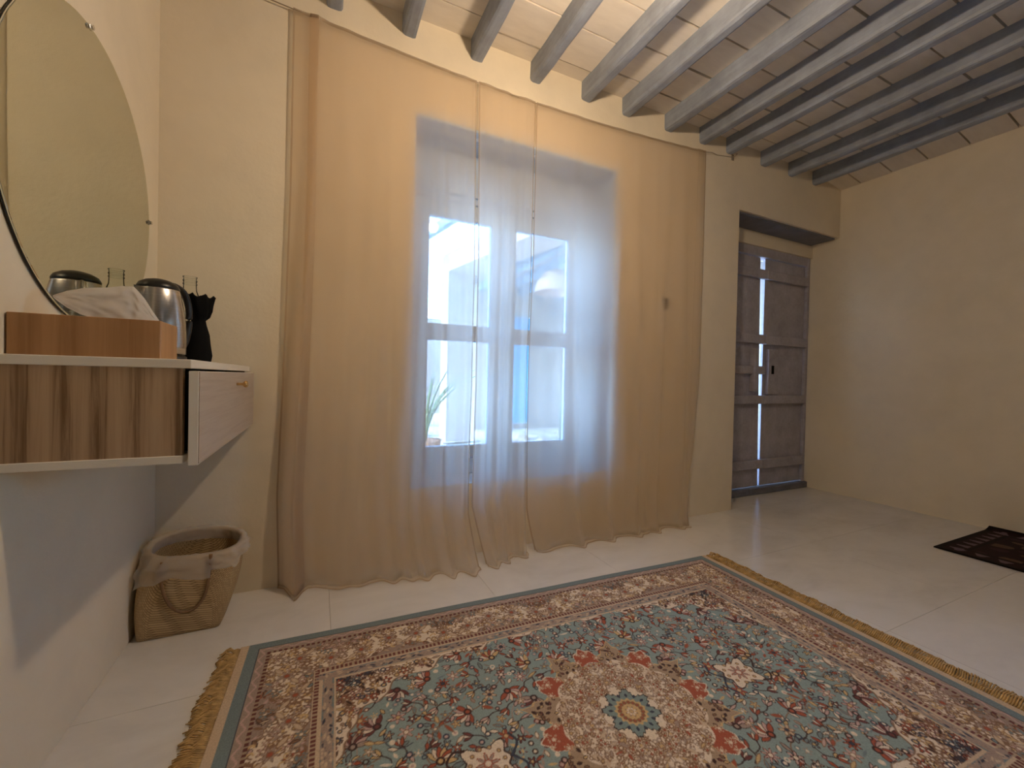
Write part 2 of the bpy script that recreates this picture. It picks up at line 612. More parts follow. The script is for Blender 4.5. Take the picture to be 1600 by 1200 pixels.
BEAM_LABEL = [
    'grey timber ceiling beam in the corner above the left wall',
    'grey timber ceiling beam over the left end of the curtain wire',
    'grey timber ceiling beam second to the right of the curtain\'s left end',
    'grey timber ceiling beam just left of the first gap between curtain panels',
    'grey timber ceiling beam above the narrow middle curtain panel',
    'grey timber ceiling beam next right of the one above the middle curtain panel',
    'grey timber ceiling beam above the right side of the window',
    'grey timber ceiling beam first to the right of the window recess',
    'grey timber ceiling beam next left of the one at the curtain\'s right end',
    'grey timber ceiling beam at the right end of the curtain wire',
    'grey timber ceiling beam above the left jamb of the plank door',
    'grey timber ceiling beam above the plank door, second from the right wall',
    'grey timber ceiling beam nearest to the right wall',
]
for i, x0 in enumerate(BXL):
    nseg, prof = 44, []
    hw, zt, zb = BW / 2, ZC + 0.006, 2.488
    prof = [(-hw, zt), (-hw, zb + 0.016), (-hw + 0.005, zb + 0.004), (-hw + 0.016, zb), (hw - 0.016, zb), (hw - 0.005, zb + 0.004), (hw, zb + 0.016), (hw, zt)]
    verts, faces = [], []
    ph = random.uniform(0, 50)
    bend = random.uniform(-0.012, 0.012)
    for s in range(nseg + 1):
        y = YB + 0.004 + (YF - YB - 0.006) * s / nseg
        tt = s / nseg
        dx = bend * math.sin(PI * tt) + 0.004 * noise.noise(Vector((y * 2.3, ph, 0)))
        for k, (px, pz) in enumerate(prof):
            n1 = 0.0045 * noise.noise(Vector((y * 5, ph + k * 1.7, 3)))
            n2 = 0.0045 * noise.noise(Vector((y * 5, ph + k * 1.7, 9)))
            top = k in (0, len(prof) - 1)
            verts.append((x0 + hw + px + dx + n1, y, pz + (0 if top else n2)))
    m = len(prof)
    for s in range(nseg):
        for k in range(m):
            j = (k + 1) % m
            faces.append((s * m + k, s * m + j, (s + 1) * m + j, (s + 1) * m + k))
    faces.append(tuple(range(m)))
    faces.append(tuple(nseg * m + k for k in reversed(range(m))))
    o = pymesh('ceiling_beam', verts, faces, M_beam)
    bm2 = bmesh.new(); bm2.from_mesh(o.data); bmesh.ops.recalc_face_normals(bm2, faces=bm2.faces[:]); bm2.to_mesh(o.data); bm2.free()
    tag(o, BEAM_LABEL[i], 'beam', 'grey ceiling beams')

# ------------------------------------------------------------------ window
win = struct(empty('window_1', (1.0, YW, WZ0)))
bm = bmesh.new()
FX0, FX1, FZ0, FZ1 = WX0 - 0.01, 1.575, WZ0, 1.905
add_box(bm, (FX0, YW, FZ0), (0.444, YW + 0.09, FZ1), 0.003)
add_box(bm, (1.492, YW, FZ0), (FX1, YW + 0.09, FZ1), 0.003)
add_box(bm, (0.444, YW, 1.868), (1.492, YW + 0.09, FZ1), 0.003)
add_box(bm, (0.444, YW, FZ0), (1.492, YW + 0.09, 0.446), 0.003)
obj('window_frame', bm, M_frame, win)
for s, (x0, x1, p0, p1) in enumerate(((0.447, 0.962, 0.526, 0.886), (0.966, 1.489, 1.043, 1.409))):
    cs = empty('casement', (x0, YW + 0.006, 0.449), win)
    zs = ((0.519, 1.103), (1.194, 1.776))
    ya, yb = YW + 0.006, YW + 0.052
    for a, b in ((x0, p0), (p1, x1)):
        box('stile', (a, ya, 0.449), (b, yb, 1.865), M_frame, cs, 0.003)
    for a, b in ((0.449, 0.519), (1.103, 1.194), (1.776, 1.865)):
        box('rail', (p0, ya + 0.001, a), (p1, yb, b), M_frame, cs, 0.003)
    for a, b in zs:
        box('pane', (p0 - 0.008, YW + 0.027, a - 0.008), (p1 + 0.008, YW + 0.030, b + 0.008), M_glass, cs)

win4 = struct(empty('window_4', (XR + 0.2, -0.5, RZ0)))
bm = bmesh.new()
xa_, xb_ = XR + 0.17, XR + 0.23
for (y0, y1, z0, z1) in ((RY0, RY0 + .06, RZ0, RZ1), (RY1 - .06, RY1, RZ0, RZ1), (RY0, RY1, RZ0, RZ0 + .06), (RY0, RY1, RZ1 - .06, RZ1), (-0.455, -0.395, RZ0, RZ1), (RY0, RY1, 1.33, 1.38)):
    add_box(bm, (xa_, y0, z0), (xb_, y1, z1), 0.003)
obj('window_frame', bm, M_frame, win4)
for (y0, y1) in ((RY0 + .05, -0.445), (-0.405, RY1 - .05)):
    for (z0, z1) in ((RZ0 + .05, 1.34), (1.37, RZ1 - .05)):
        box('pane', (XR + 0.198, y0, z0), (XR + 0.202, y1, z1), M_glass, win4)

# ------------------------------------------------------------------ plank door with its frame
door = struct(empty('door_1', (3.29, YW, 0.0)))
bm = bmesh.new()
add_box(bm, (DX0, YW, 1.938), (3.885, YW + 0.07, 2.015), 0.004)
add_box(bm, (3.872, YW - 0.004, 0.045), (3.905, YW + 0.07, 2.012), 0.004)
add_box(bm, (DX0, YW, 0.045), (2.70, YW + 0.07, 1.938), 0.004)
obj('door_frame', bm, M_door, door)
box('threshold', (DX0, 2.175, 0.0), (XR - 0.004, YW + 0.09, 0.052), M_lintel, door, 0.008, 2)
batt = [(1.758, 1.832), (1.226, 1.302), (0.737, 0.807), (0.205, 0.278)]
for s, (xa, xb, planks) in enumerate(((2.702, 3.265, (2.702, 2.90, 3.10, 3.265)), (3.325, 3.870, (3.325, 3.53, 3.70, 3.870)))):
    leaf = empty('door_leaf', (xa, YW + 0.02, 0.056), door)
    for a, b in zip(planks[:-1], planks[1:]):
        bm = bmesh.new()
        add_box(bm, (a + 0.0007, YW + 0.018, 0.058), (b - 0.0007, YW + 0.036, 1.934))
        if s == 0 and b == 3.265:      # the meeting edge leans in at the bottom, so the light gap narrows downwards
            for v_ in bm.verts:
                if v_.co.x > b - 0.01:
                    v_.co.x += 0.040 * (1 - (v_.co.z - 0.058) / 1.88)
        obj('plank', bm, M_door, leaf)
    for a, b in batt:
        e = 0.012 if s == 0 else 0.004
        box('batten', (xa + (0.004 if s == 0 else -0.005), YW - 0.016, a + random.uniform(-.004, .004)), (xb + (0.050 if s == 0 else -0.002), YW + 0.017, b), M_door, leaf, 0.004)
    if s == 0:
        box('latch_bar', (2.86, YW - 0.014, 0.980), (3.318, YW + 0.018, 1.046), M_door, leaf, 0.004)
        box('latch_keeper', (3.165, YW - 0.030, 0.838), (3.212, YW + 0.018, 1.188), M_door, leaf, 0.004)
    else:
        bm = bmesh.new()
        add_box(bm, (3.366, YW - 0.008, 0.815), (3.50, YW + 0.018, 1.190), 0.004)
        obj('latch_plate', bm, M_door, leaf)
        box('keyhole', (3.405, YW - 0.0095, 0.985), (3.438, YW - 0.007, 1.055), M_void, leaf)

# ------------------------------------------------------------------ wall switch behind the curtain
sw = tag(empty('wall_switch', (1.98, YB, 1.30)), 'small beige double wall switch seen through the curtain right of the window', 'switch')
box('upper_plate', (1.947, YB - 0.008, 1.350), (2.016, YB, 1.445), M_switch, sw, 0.003)
box('rocker', (1.962, YB - 0.014, 1.362), (2.004, YB - 0.007, 1.432), M_switchgrey, sw, 0.003)
box('lower_plate', (1.930, YB - 0.009, 1.225), (1.988, YB, 1.325), M_switch, sw, 0.003)

# ------------------------------------------------------------------ curtain: wire, hooks and three voile panels
WY = 1.966
def wire_z(x):
    t = (x + 0.35) / (2.587 + 0.35)
    return 2.43 + 0.045 * max(0.0, (x - 2.28) / 0.31) ** 1.0 - 0.062 * math.sin(PI * min(1, max(0, (x + 0.35) / 2.7))) ** 1.0 * 1.0
wire = tag(empty('curtain_wire', (1.0, WY, 2.37)), 'thin sagging curtain wire strung along the wall above the window', 'curtain wire')
pts = [(x, WY + (0.02 if x > 2.4 else 0), wire_z(x)) for x in np.linspace(-0.35, 2.587, 40)]
obj('wire', add_tube(bmesh.new(), pts, 0.0022, 6), M_wire, wire, True)
for hx in (-0.35, 2.587):
    bm = bmesh.new()
    add_tube(bm, spline([(hx, YB + 0.004, wire_z(hx)), (hx, WY - 0.004, wire_z(hx)), (hx + 0.004, WY - 0.012, wire_z(hx) + 0.012)], 6), 0.003, 6)
    add_box(bm, (hx - 0.012, YB - 0.003, wire_z(hx) - 0.022), (hx + 0.012, YB + 0.001, wire_z(hx) + 0.018), 0.001)
    obj('hook', bm, M_wire, wire, True)

def interp(z, table):
    zs = [t[0] for t in table]
    xs = [t[1] for t in table]
    return float(np.interp(z, zs, xs))

def smooth(t):
    t = min(1, max(0, t))
    return t * t * (3 - 2 * t)

def curtain(label, left, right, bottom, folds, pleats, nx, seed, hem_sides):
    """left / right: (z, x) tables of the panel's edges; bottom: (x, y) table of the hem on the floor;
    folds: (position 0-1, width, depth low, depth top); pleats: (u0, u1, back) doubled-over cloth"""
    x_mid = 0.5 * (left[-1][1] + right[-1][1])
    root = tag(empty('curtain', (x_mid, WY, 0.0)), label, 'curtain', 'sheer beige curtain panels')
    nz = 84
    def uwarp(u):
        # monotone except across pleats, where the cloth doubles back
        d = 0.0
        for (a, b, back) in pleats:
            if a < u < b:
                t = (u - a) / (b - a)
                d += back * math.sin(2 * PI * t)
        return u + d
    def point(u, t):
        # t: 0 top .. 1 hem; the last part lies on the floor
        lay = 0.955
        hang = min(1.0, t / lay)
        uu = uwarp(u)
        xtop = left[0][1] * (1 - uu) + right[0][1] * uu
        ztop = wire_z(xtop) + 0.006
        z = ztop * (1 - hang)
        zc = max(0.0, z)
        zq = 2.4 * (1 - hang)
        xl, xr = interp(zq, left[::-1]), interp(zq, right[::-1])
        x = xl * (1 - uu) + xr * uu
        yb = interp(x, bottom)
        y = WY
        sw_ = smooth((hang - 0.45) / 0.55)
        y_floor = yb + 0.035
        y += (y_floor - WY) * (hang ** 4.2)
        amp = 0.15 + 0.85 * hang ** 1.5
        for (c, wd, low, top) in folds:
            low *= 1.35
            q = (uu - c - 0.02 * math.sin(3 * hang + c * 20)) / wd
            if abs(q) < 3:
                y -= (low * hang ** 1.3 + top * (1 - hang)) * math.exp(-q * q)
        y -= 0.0022 * amp * math.sin(uu * 61 + 3 * math.sin(hang * 2.2 + seed) + seed)
        y -= 0.006 * amp * noise.noise(Vector((uu * 9, hang * 1.6, seed * 3.1)))
        for (a, b, back) in pleats:
            if a <= u <= b:
                y -= 0.010 * math.sin(PI * (u - a) / (b - a)) * (0.5 + 0.5 * hang)
        if t > lay:
            k = (t - lay) / (1 - lay)
            y0 = y
            y = y0 - 0.035 * k - 0.012 * k * noise.noise(Vector((uu * 14, 2.0, seed)))
            z = 0.005 + 0.010 * math.sin(PI * k) * (0.4 + 0.6 * noise.noise(Vector((uu * 17, 5.0, seed))) ** 2)
        else:
            z = max(z, 0.004)
            rnd = 1 - smooth((hang - 0.955) / 0.045)
            if hang > 0.955:
                y -= 0.010 * smooth((hang - 0.955) / 0.045)
        y = min(y, YB - 0.0035)
        return (x, y, z)
    verts, faces = [], []
    for j in range(nz + 1):
        tj = j / nz
        t = tj if tj < 0.8 else tj
        for i in range(nx + 1):
            verts.append(point(i / nx, t))
    W = nx + 1
    for j in range(nz):
        for i in range(nx):
            faces.append((j * W + i, j * W + i + 1, (j + 1) * W + i + 1, (j + 1) * W + i))
    pymesh('cloth', verts, faces, M_curtain, root, True)
    # stitched hems: doubled strips lying just in front of the cloth
    def strip(ua, ub, ta, tb, n_u, n_t):
        vv, ff = [], []
        for j in range(n_t + 1):
            for i in range(n_u + 1):
                p = point(ua + (ub - ua) * i / n_u, ta + (tb - ta) * j / n_t)
                vv.append((p[0], p[1] - 0.0016, p[2] + 0.0008))
        for j in range(n_t):
            for i in range(n_u):
                q = n_u + 1
                ff.append((j * q + i, j * q + i + 1, (j + 1) * q + i + 1, (j + 1) * q + i))
        pymesh('hem', vv, ff, M_hem, root, True)
    width = abs(right[0][1] - left[0][1])
    hw = 0.007 / width
    if 'l' in hem_sides:
        strip(0, hw, 0, 1, 2, 84)
    if 'r' in hem_sides:
        strip(1 - hw, 1, 0, 1, 2, 84)
    if 't' in hem_sides:
        strip(0, 1, 0, 0.006, nx // 2, 1)
    if 'b' in hem_sides:
        strip(0, 1, 0.992, 1.0, nx // 2, 1)
    return root

curtain('wide sheer beige curtain panel hanging between the wall corner and the window',
        [(2.42, -0.118), (1.65, -0.122), (0.86, -0.140), (0.38, -0.156), (0.0, -0.146)],
        [(2.36, 0.690), (1.5, 0.700), (0.87, 0.690), (0.56, 0.676), (0.25, 0.664), (0.0, 0.700)],
        [(-0.15, 1.955), (0.0, 1.90), (0.04, 1.885), (0.4, 1.835), (0.72, 1.785), (0.8, 1.80)],
        [(0.10, 0.030, 0.075, 0.010), (0.27, 0.05, 0.026, 0.004), (0.40, 0.04, 0.030, 0.002), (0.52, 0.035, 0.030, 0.002), (0.62, 0.03, 0.024, 0.001), (0.72, 0.03, 0.034, 0.0), (0.82, 0.026, 0.045, 0.002), (0.93, 0.03, 0.042, 0.003)],
        [(0.03, 0.17, 0.052)], 200, 1.3, 'lrtb')
curtain('narrow middle curtain panel of sheer beige voile hanging over the window',
        [(2.36, 0.702), (1.5, 0.713), (0.87, 0.706), (0.56, 0.694), (0.28, 0.678), (0.0, 0.74)],
        [(2.357, 1.022), (1.55, 1.018), (1.0, 0.999), (0.54, 0.994), (0.21, 0.990), (0.0, 0.985)],
        [(0.70, 1.80), (0.80, 1.815), (0.95, 1.86), (1.02, 1.90)],
        [(0.15, 0.10, 0.034, 0.006), (0.45, 0.08, 0.026, 0.004), (0.62, 0.09, -0.012, -0.003), (0.86, 0.12, 0.036, 0.006)],
        [], 80, 4.1, 'lrtb')
curtain('wide sheer beige curtain panel hanging from the window to the light switch',
        [(2.357, 1.029), (1.55, 1.025), (1.0, 1.007), (0.54, 1.001), (0.21, 1.000), (0.0, 1.035)],
        [(2.43, 2.301), (1.735, 2.292), (0.89, 2.271), (0.475, 2.234), (0.0, 2.149)],
        [(1.0, 1.895), (1.06, 1.865), (1.4, 1.860), (1.8, 1.865), (2.1, 1.875), (2.15, 1.90)],
        [(0.06, 0.05, 0.022, 0.004), (0.22, 0.030, 0.040, 0.004), (0.33, 0.035, -0.010, 0.0), (0.43, 0.032, 0.036, 0.003), (0.57, 0.030, 0.040, 0.002), (0.66, 0.030, 0.020, 0.001), (0.74, 0.03, 0.042, 0.002), (0.87, 0.035, 0.046, 0.003), (0.96, 0.03, 0.035, 0.006)],
        [(0.90, 0.985, 0.016)], 260, 7.7, 'lrtb')

# ------------------------------------------------------------------ floating desk
DY0, DY1, DXF = 1.128, 1.975, -0.262
desk = tag(empty('floating_desk', (-0.41, 1.55, 0.69)), 'narrow floating wood-grain desk with white edges fixed to the left wall', 'desk')
box('top_board', (XL + 0.001, DY0, 0.9075), (DXF + 0.006, DY1, 0.9275), M_whiteboard, desk, 0.0015)
box('bottom_board', (XL + 0.001, DY0 + 0.002, 0.697), (-0.270, DY1, 0.715), M_whiteboard, desk, 0.0015)
box('side_panel', (XL + 0.001, DY0 + 0.004, 0.715), (-0.272, DY0 + 0.022, 0.9075), M_oak, desk)
box('side_panel', (XL + 0.001, DY1 - 0.018, 0.715), (-0.272, DY1, 0.9075), M_oak, desk)
box('back_panel', (XL + 0.001, DY0 + 0.022, 0.715), (XL + 0.012, DY1 - 0.018, 0.9075), M_oak, desk)
drw = box('drawer', (XL + 0.03, DY0 + 0.03, 0.72), (-0.262, DY1 - 0.03, 0.895), M_void, desk)
box('drawer_front', (-0.2605, DY0 - 0.0005, 0.692), (-0.2425, DY1 - 0.006, 0.902), M_whiteboard, drw, 0.001)
box('drawer_face', (-0.2425, DY0 + 0.001, 0.6955), (-0.2405, DY1 - 0.008, 0.9005), M_oakgrey, drw)
bm = bmesh.new()
prof = [(0.0045, 0.0), (0.0045, 0.010), (0.0042, 0.016), (0.0095, 0.021), (0.0110, 0.025), (0.0100, 0.029), (0.006, 0.031)]
add_lathe(bm, prof, (0, 0, 0), 20)
bmesh.ops.transform(bm, matrix=Matrix.Translation((-0.2405, 1.585, 0.864)) @ Matrix.Rotation(PI / 2, 4, 'Y'), verts=bm.verts)
obj('knob', bm, M_brass, drw, True)

# ------------------------------------------------------------------ round wall mirror
mir = tag(empty('round_mirror', (XL, 1.48, 1.40)), 'large round frameless mirror on the left wall above the floating desk', 'mirror')
def disc(x0, x1, r, n=96, bev=0.0):
    bm = bmesh.new()
    prof = [(r - 0.004, 0.0), (r, 0.002), (r, x1 - x0 - 0.002), (r - 0.002, x1 - x0)]
    add_lathe(bm, prof, (0, 0, 0), n)
    bmesh.ops.transform(bm, matrix=Matrix.Translation((x0, 1.48, 1.40)) @ Matrix.Rotation(PI / 2, 4, 'Y'), verts=bm.verts)
    return bm
obj('backing', disc(XL + 0.001, XL + 0.0065, 0.390), M_black, mir)
obj('glass', disc(XL + 0.0065, XL + 0.0085, 0.3895), M_mirror, mir)
for (y, z) in ((1.449, 1.789), (1.871, 1.422), (1.089, 1.38), (1.51, 1.011)):
    bm = bmesh.new()
    d = Vector((0, y - 1.48, z - 1.40)).normalized()
    c = Vector((0, 1.48, 1.40)) + d * 0.392
    add_box(bm, (-0.0005, -0.008, -0.010), (0.012, 0.008, 0.002), 0.0015)
    add_tube(bm, [(0.010, 0, -0.003), (0.016, 0, -0.003)], 0.006, 10)
    ang = math.atan2(d.y, d.z)
    bmesh.ops.transform(bm, matrix=Matrix.Translation((XL, c.y, c.z)) @ Matrix.Rotation(-ang, 4, 'X'), verts=bm.verts)
    obj('clip', bm, M_chrome, mir)

# ------------------------------------------------------------------ tissue box
ZD = 0.9275
tb = tag(empty('tissue_box', (-0.44, 1.205, ZD)), 'long warm brown wooden tissue box on the end of the desk', 'tissue box')
bx0, bx1, by0, by1, bz = XL + 0.003, -0.3165, 1.150, 1.268, 1.0105
bm = bmesh.new()
th = 0.007
add_box(bm, (bx0, by0, ZD), (bx1, by0 + th, bz), 0.0012)
add_box(bm, (bx0, by1 - th, ZD), (bx1, by1, bz), 0.0012)
add_box(bm, (bx0, by0 + th, ZD), (bx0 + th, by1 - th, bz), 0.0012)
add_box(bm, (bx1 - th, by0 + th, ZD), (bx1, by1 - th, bz), 0.0012)
add_box(bm, (bx0 + th, by0 + th, bz - 0.012), (bx1 - th, by0 + 0.042, bz - 0.005))
add_box(bm, (bx0 + th, by1 - 0.042, bz - 0.012), (bx1 - th, by1 - th, bz - 0.005))
obj('box_body', bm, M_tissuewood, tb)
# crumpled tissue: a twisted folded sheet leaning over the front rim
nu, nv = 56, 22
verts, faces = [], []
top_line = [(-0.512, 1.056), (-0.490, 1.068), (-0.462, 1.076), (-0.43, 1.081), (-0.40, 1.088), (-0.380, 1.089), (-0.362, 1.066), (-0.346, 1.036), (-0.333, 1.014)]
bot_line = [(-0.512, 1.054), (-0.482, 1.030), (-0.456, 1.016), (-0.425, 1.006), (-0.39, 1.000), (-0.366, 0.998), (-0.350, 0.998), (-0.340, 1.002), (-0.333, 1.010)]
def tl(tab, u):
    xs = np.linspace(0, 1, len(tab))
    return float(np.interp(u, xs, [p[0] for p in tab])), float(np.interp(u, xs, [p[1] for p in tab]))
for side in (0, 1):
    for j in range(nv + 1):
        for i in range(nu + 1):
            u, v_ = i / nu, j / nv
            a, b = tl(bot_line, u), tl(top_line, u)
            x = a[0] * (1 - v_) + b[0] * v_
            z = a[1] * (1 - v_) + b[1] * v_
            end = math.sin(PI * u) ** 0.5
            y = 1.205 + (0.030 if side else -0.034) * end * (1 - v_) ** 0.8
            cr = noise.noise(Vector((u * 6 + 3 * side, v_ * 3 + side, 1))) + 0.5 * noise.noise(Vector((u * 14, v_ * 6, 4 + side)))
            sharp = abs(noise.noise(Vector((u * 5 + v_ * 4, v_ * 2 - u * 3, 7 + side))))
            y += (0.007 * cr - 0.007 * sharp) * end * (1 if side == 0 else -1)
            z += 0.004 * cr * end * (1 - v_) * v_ * 4
            verts.append((x, y, z))
W = nu + 1
for side in (0, 1):
    o_ = side * W * (nv + 1)
    for j in range(nv):
        for i in range(nu):
            faces.append((o_ + j * W + i, o_ + j * W + i + 1, o_ + (j + 1) * W + i + 1, o_ + (j + 1) * W + i))
pymesh('tissue', verts, faces, M_tissue, tb, True)

# ------------------------------------------------------------------ electric kettle
kx, ky = -0.4555, 1.632
KS = 0.945
ket = tag(empty('electric_kettle', (kx, ky, ZD)), 'brushed steel electric kettle with black lid and handle on the desk', 'kettle')
bm = bmesh.new()
add_lathe(bm, [(0.072, 0.0), (0.076, 0.004), (0.076, 0.020), (0.070, 0.026), (0.0, 0.026)], (kx, ky, ZD), 40, cap1=False)
obj('power_base', bm, M_black, ket, True)
bm = bmesh.new()
prof = [(0.060, 0.027), (0.0735, 0.029), (0.0745, 0.060), (0.0745, 0.090), (0.0725, 0.130), (0.0685, 0.170), (0.0630, 0.205), (0.0565, 0.235), (0.0545, 0.242), (0.050, 0.244)]
add_lathe(bm, prof, (kx, ky, ZD), 48)
bod = obj('steel_body', bm, M_steel, ket, True)
bm = bmesh.new()
add_lathe(bm, [(0.0555, 0.238), (0.056, 0.246), (0.050, 0.258), (0.034, 0.268), (0.016, 0.273), (0.003, 0.274)], (kx, ky, ZD), 40)
obj('lid', bm, M_black, ket, True)
bm = bmesh.new()
h0 = Vector((0.50, 0.866, 0)).normalized()
def hp(r, z):
    return (kx + h0.x * r, ky + h0.y * r, ZD + z)
path = spline([hp(0.030, 0.262), hp(0.065, 0.262), hp(0.096, 0.246), hp(0.114, 0.205), hp(0.117, 0.150), hp(0.108, 0.090), hp(0.090, 0.055), hp(0.072, 0.045)], 6)
add_tube(bm, path, 0.0105, 10)
obj('handle', bm, M_black, ket, True)
bm = bmesh.new()
s0 = -h0
q = [(-0.012, 0.185, 0.064), (0.012, 0.185, 0.064), (-0.014, 0.235, 0.054), (0.014, 0.235, 0.054), (0.0, 0.238, 0.082), (0.0, 0.205, 0.070)]
per = Vector((-s0.y, s0.x, 0))
vs = [bm.verts.new((kx + s0.x * r + per.x * a, ky + s0.y * r + per.y * a, ZD + z)) for a, z, r in q]
for f in ((0, 5, 4, 2), (5, 1, 3, 4), (2, 4, 3), (0, 1, 5)):
    bm.faces.new([vs[i] for i in f])
obj('spout', bm, M_steel, ket, True)
for c_ in ket.children:
    c_.data.transform(Matrix.Scale(KS, 4))

# ------------------------------------------------------------------ black cloth bag
gx, gy = -0.393, 1.815
bm = bmesh.new()
prof = [(0.030, 0.0, 0), (0.038, 0.004, 1), (0.041, 0.030, 1), (0.038, 0.065, 1), (0.031, 0.105, 1), (0.024, 0.140, 1), (0.021, 0.158, 1), (0.030, 0.172, 1.5), (0.036, 0.190, 2), (0.040, 0.212, 2.5), (0.047, 0.236, 3), (0.041, 0.242, 3), (0.029, 0.232, 2), (0.012, 0.225, 1)]
n = 40
rings = []
for r, z, k in prof:
    ring = []
    for i in range(n):
        a = 2 * PI * i / n
        rr = r * (1 + 0.10 * k * noise.noise(Vector((math.cos(a) * 1.8, math.sin(a) * 1.8, z * 22))) + (0.10 if k > 1 else 0.0) * math.sin(a * 9 + z * 40))
        ring.append(bm.verts.new((gx + rr * math.cos(a), gy + rr * math.sin(a), ZD + z + 0.006 * k * noise.noise(Vector((math.cos(a) * 3, math.sin(a) * 3, 5 + z * 10))) * (1 if z > 0 else 0))))
    rings.append(ring)
for A, B in zip(rings[:-1], rings[1:]):
    for i in range(n):
        j = (i + 1) % n
        bm.faces.new((A[i], A[j], B[j], B[i]))
bm.faces.new(list(reversed(rings[0])))
bm.faces.new(rings[-1])
me_bag = obj('cloth_bag', bm, M_blackcloth, None, True)
tag(me_bag, 'black cloth drawstring bag with ruffled top standing beside the kettle', 'bag')

# ------------------------------------------------------------------ glass bottle
bxc, byc = -0.444, 1.925
bt = tag(empty('glass_bottle', (bxc, byc, ZD)), 'clear glass bottle standing behind the black cloth bag', 'bottle')
bm = bmesh.new()
add_lathe(bm, [(0.030, 0.0), (0.034, 0.004), (0.034, 0.20), (0.0325, 0.235), (0.027, 0.262), (0.0215, 0.278), (0.0205, 0.292), (0.0205, 0.330)], (bxc, byc, ZD), 32, cap1=False)
obj('glass_body', bm, M_bottle, bt, True)
bm = bmesh.new()
for zz in (0.302, 0.314, 0.328):
    ring = [(bxc + 0.0215 * math.cos(a), byc + 0.0215 * math.sin(a), ZD + zz) for a in np.linspace(0, 2 * PI, 25)]
    add_tube(bm, ring, 0.0014, 6, False)
obj('neck_thread', bm, M_bottle, bt, True)

# ------------------------------------------------------------------ woven basket with a plastic liner
bk = tag(empty('woven_basket', (-0.42, 1.82, 0.0)), 'woven palm-leaf basket with plastic liner on the floor below the desk', 'basket')
def sq(a, n_):
    c, s = math.cos(a), math.sin(a)
    return (math.copysign(abs(c) ** (2 / n_), c), math.copysign(abs(s) ** (2 / n_), s))
B0 = (-0.4235, 1.826, 0.116, 0.083)
B1 = (-0.392, 1.838, 0.140, 0.104)
def bpt(a, t, off=0.0):
    n_ = 14.0 * (1 - t) ** 1.5 + 2.3
    cx, cy_ = sq(a, n_)
    k = t ** 0.8
    bul = 0.010 * math.sin(PI * t)
    hx = B0[2] * (1 - k) + B1[2] * k + bul + off
    hy = B0[3] * (1 - k) + B1[3] * k + bul + off
    x = (B0[0] * (1 - k) + B1[0] * k) + hx * cx
    y = (B0[1] * (1 - k) + B1[1] * k) + hy * cy_
    rim = 0.283 + 0.016 * (y - 1.83) / 0.1 - 0.012 * max(0, (x + 0.40) / 0.14)
    return (max(x, XL + 0.012), min(y, YB - 0.012), 0.002 + rim * t)
nA, nT = 72, 16
verts, faces, uvs = [], [], []
for off in (0.0, -0.006):
    for j in range(nT + 1):
        for i in range(nA + 1):
            verts.append(bpt(2 * PI * i / nA, j / nT, off))
W = nA + 1
for s in (0, 1):
    o_ = s * W * (nT + 1)
    for j in range(nT):
        for i in range(nA):
            f = (o_ + j * W + i, o_ + j * W + i + 1, o_ + (j + 1) * W + i + 1, o_ + (j + 1) * W + i)
            faces.append(f if s == 0 else f[::-1])
o1 = W * (nT + 1)
for i in range(nA):
    a, b = nT * W + i, nT * W + i + 1
    faces.append((a, b, o1 + b, o1 + a))
faces.append(tuple(reversed(range(nA))))
bo = pymesh('basket_body', verts, faces, M_basket, bk, True)
uvl = bo.data.uv_layers.new(name='weave')
for lp in bo.data.loops:
    vi = lp.vertex_index % (W * (nT + 1))
    uvl.data[lp.index].uv = ((vi % W) / nA * 0.80, (vi // W) / nT * 0.285)
for side in (-1, 1):
    yy = 1.728 if side < 0 else 1.945
    def fy(x, z):
        t = max(0, min(1, z / 0.285))
        best = min((bpt(a, t) for a in np.linspace(PI, 2 * PI, 90)), key=lambda p: abs(p[0] - x)) if side < 0 else min((bpt(a, t) for a in np.linspace(0, PI, 90)), key=lambda p: abs(p[0] - x))
        return best[1] + side * 0.007
    hpts = [(-0.466, 0.262), (-0.468, 0.215), (-0.456, 0.150), (-0.432, 0.102), (-0.400, 0.084), (-0.370, 0.096), (-0.346, 0.135), (-0.336, 0.190), (-0.332, 0.240), (-0.332, 0.268)]
    obj('handle', add_tube(bmesh.new(), spline([(x, fy(x, z), z) for x, z in hpts], 5), 0.0052, 8), M_rope, bk, True)
verts, faces = [], []
nT2 = 18
for j in range(nT2 + 1):
    k = j / nT2
    for i in range(nA + 1):
        a = 2 * PI * i / nA
        ca, sa = math.cos(a), math.sin(a)
        drop = 0.070 + 0.040 * noise.noise(Vector((ca * 1.6, sa * 1.6, 2))) + 0.026 * noise.noise(Vector((ca * 5, sa * 5, 8)))
        if ca > 0.2:
            drop *= 0.65
        wr = noise.noise(Vector((ca * 7, sa * 7, k * 5)))
        if k < 0.4:          # inside the basket
            t = 1 - (0.4 - k) * 0.35
            p = Vector(bpt(a, t, -0.012 + 0.004 * wr))
        elif k < 0.5:        # over the rim
            p = Vector(bpt(a, 1.0, -0.012 + 0.022 * (k - 0.4) / 0.1))
            p.z += 0.006 + 0.004 * wr
        else:
            q = (k - 0.5) / 0.5
            t = 1 - drop * q / 0.285
            p = Vector(bpt(a, t, 0.011 + 0.016 * wr + 0.008 * q + 0.007 * noise.noise(Vector((ca * 16, sa * 16, k * 9)))))
            p.z += 0.005 * wr * q
        p.x = max(p.x, XL + 0.004)
        p.y = min(p.y, YB - 0.004)
        verts.append(tuple(p))
for j in range(nT2):
    for i in range(nA):
        faces.append((j * W + i, j * W + i + 1, (j + 1) * W + i + 1, (j + 1) * W + i))
pymesh('plastic_liner', verts, faces, M_liner, bk, True)

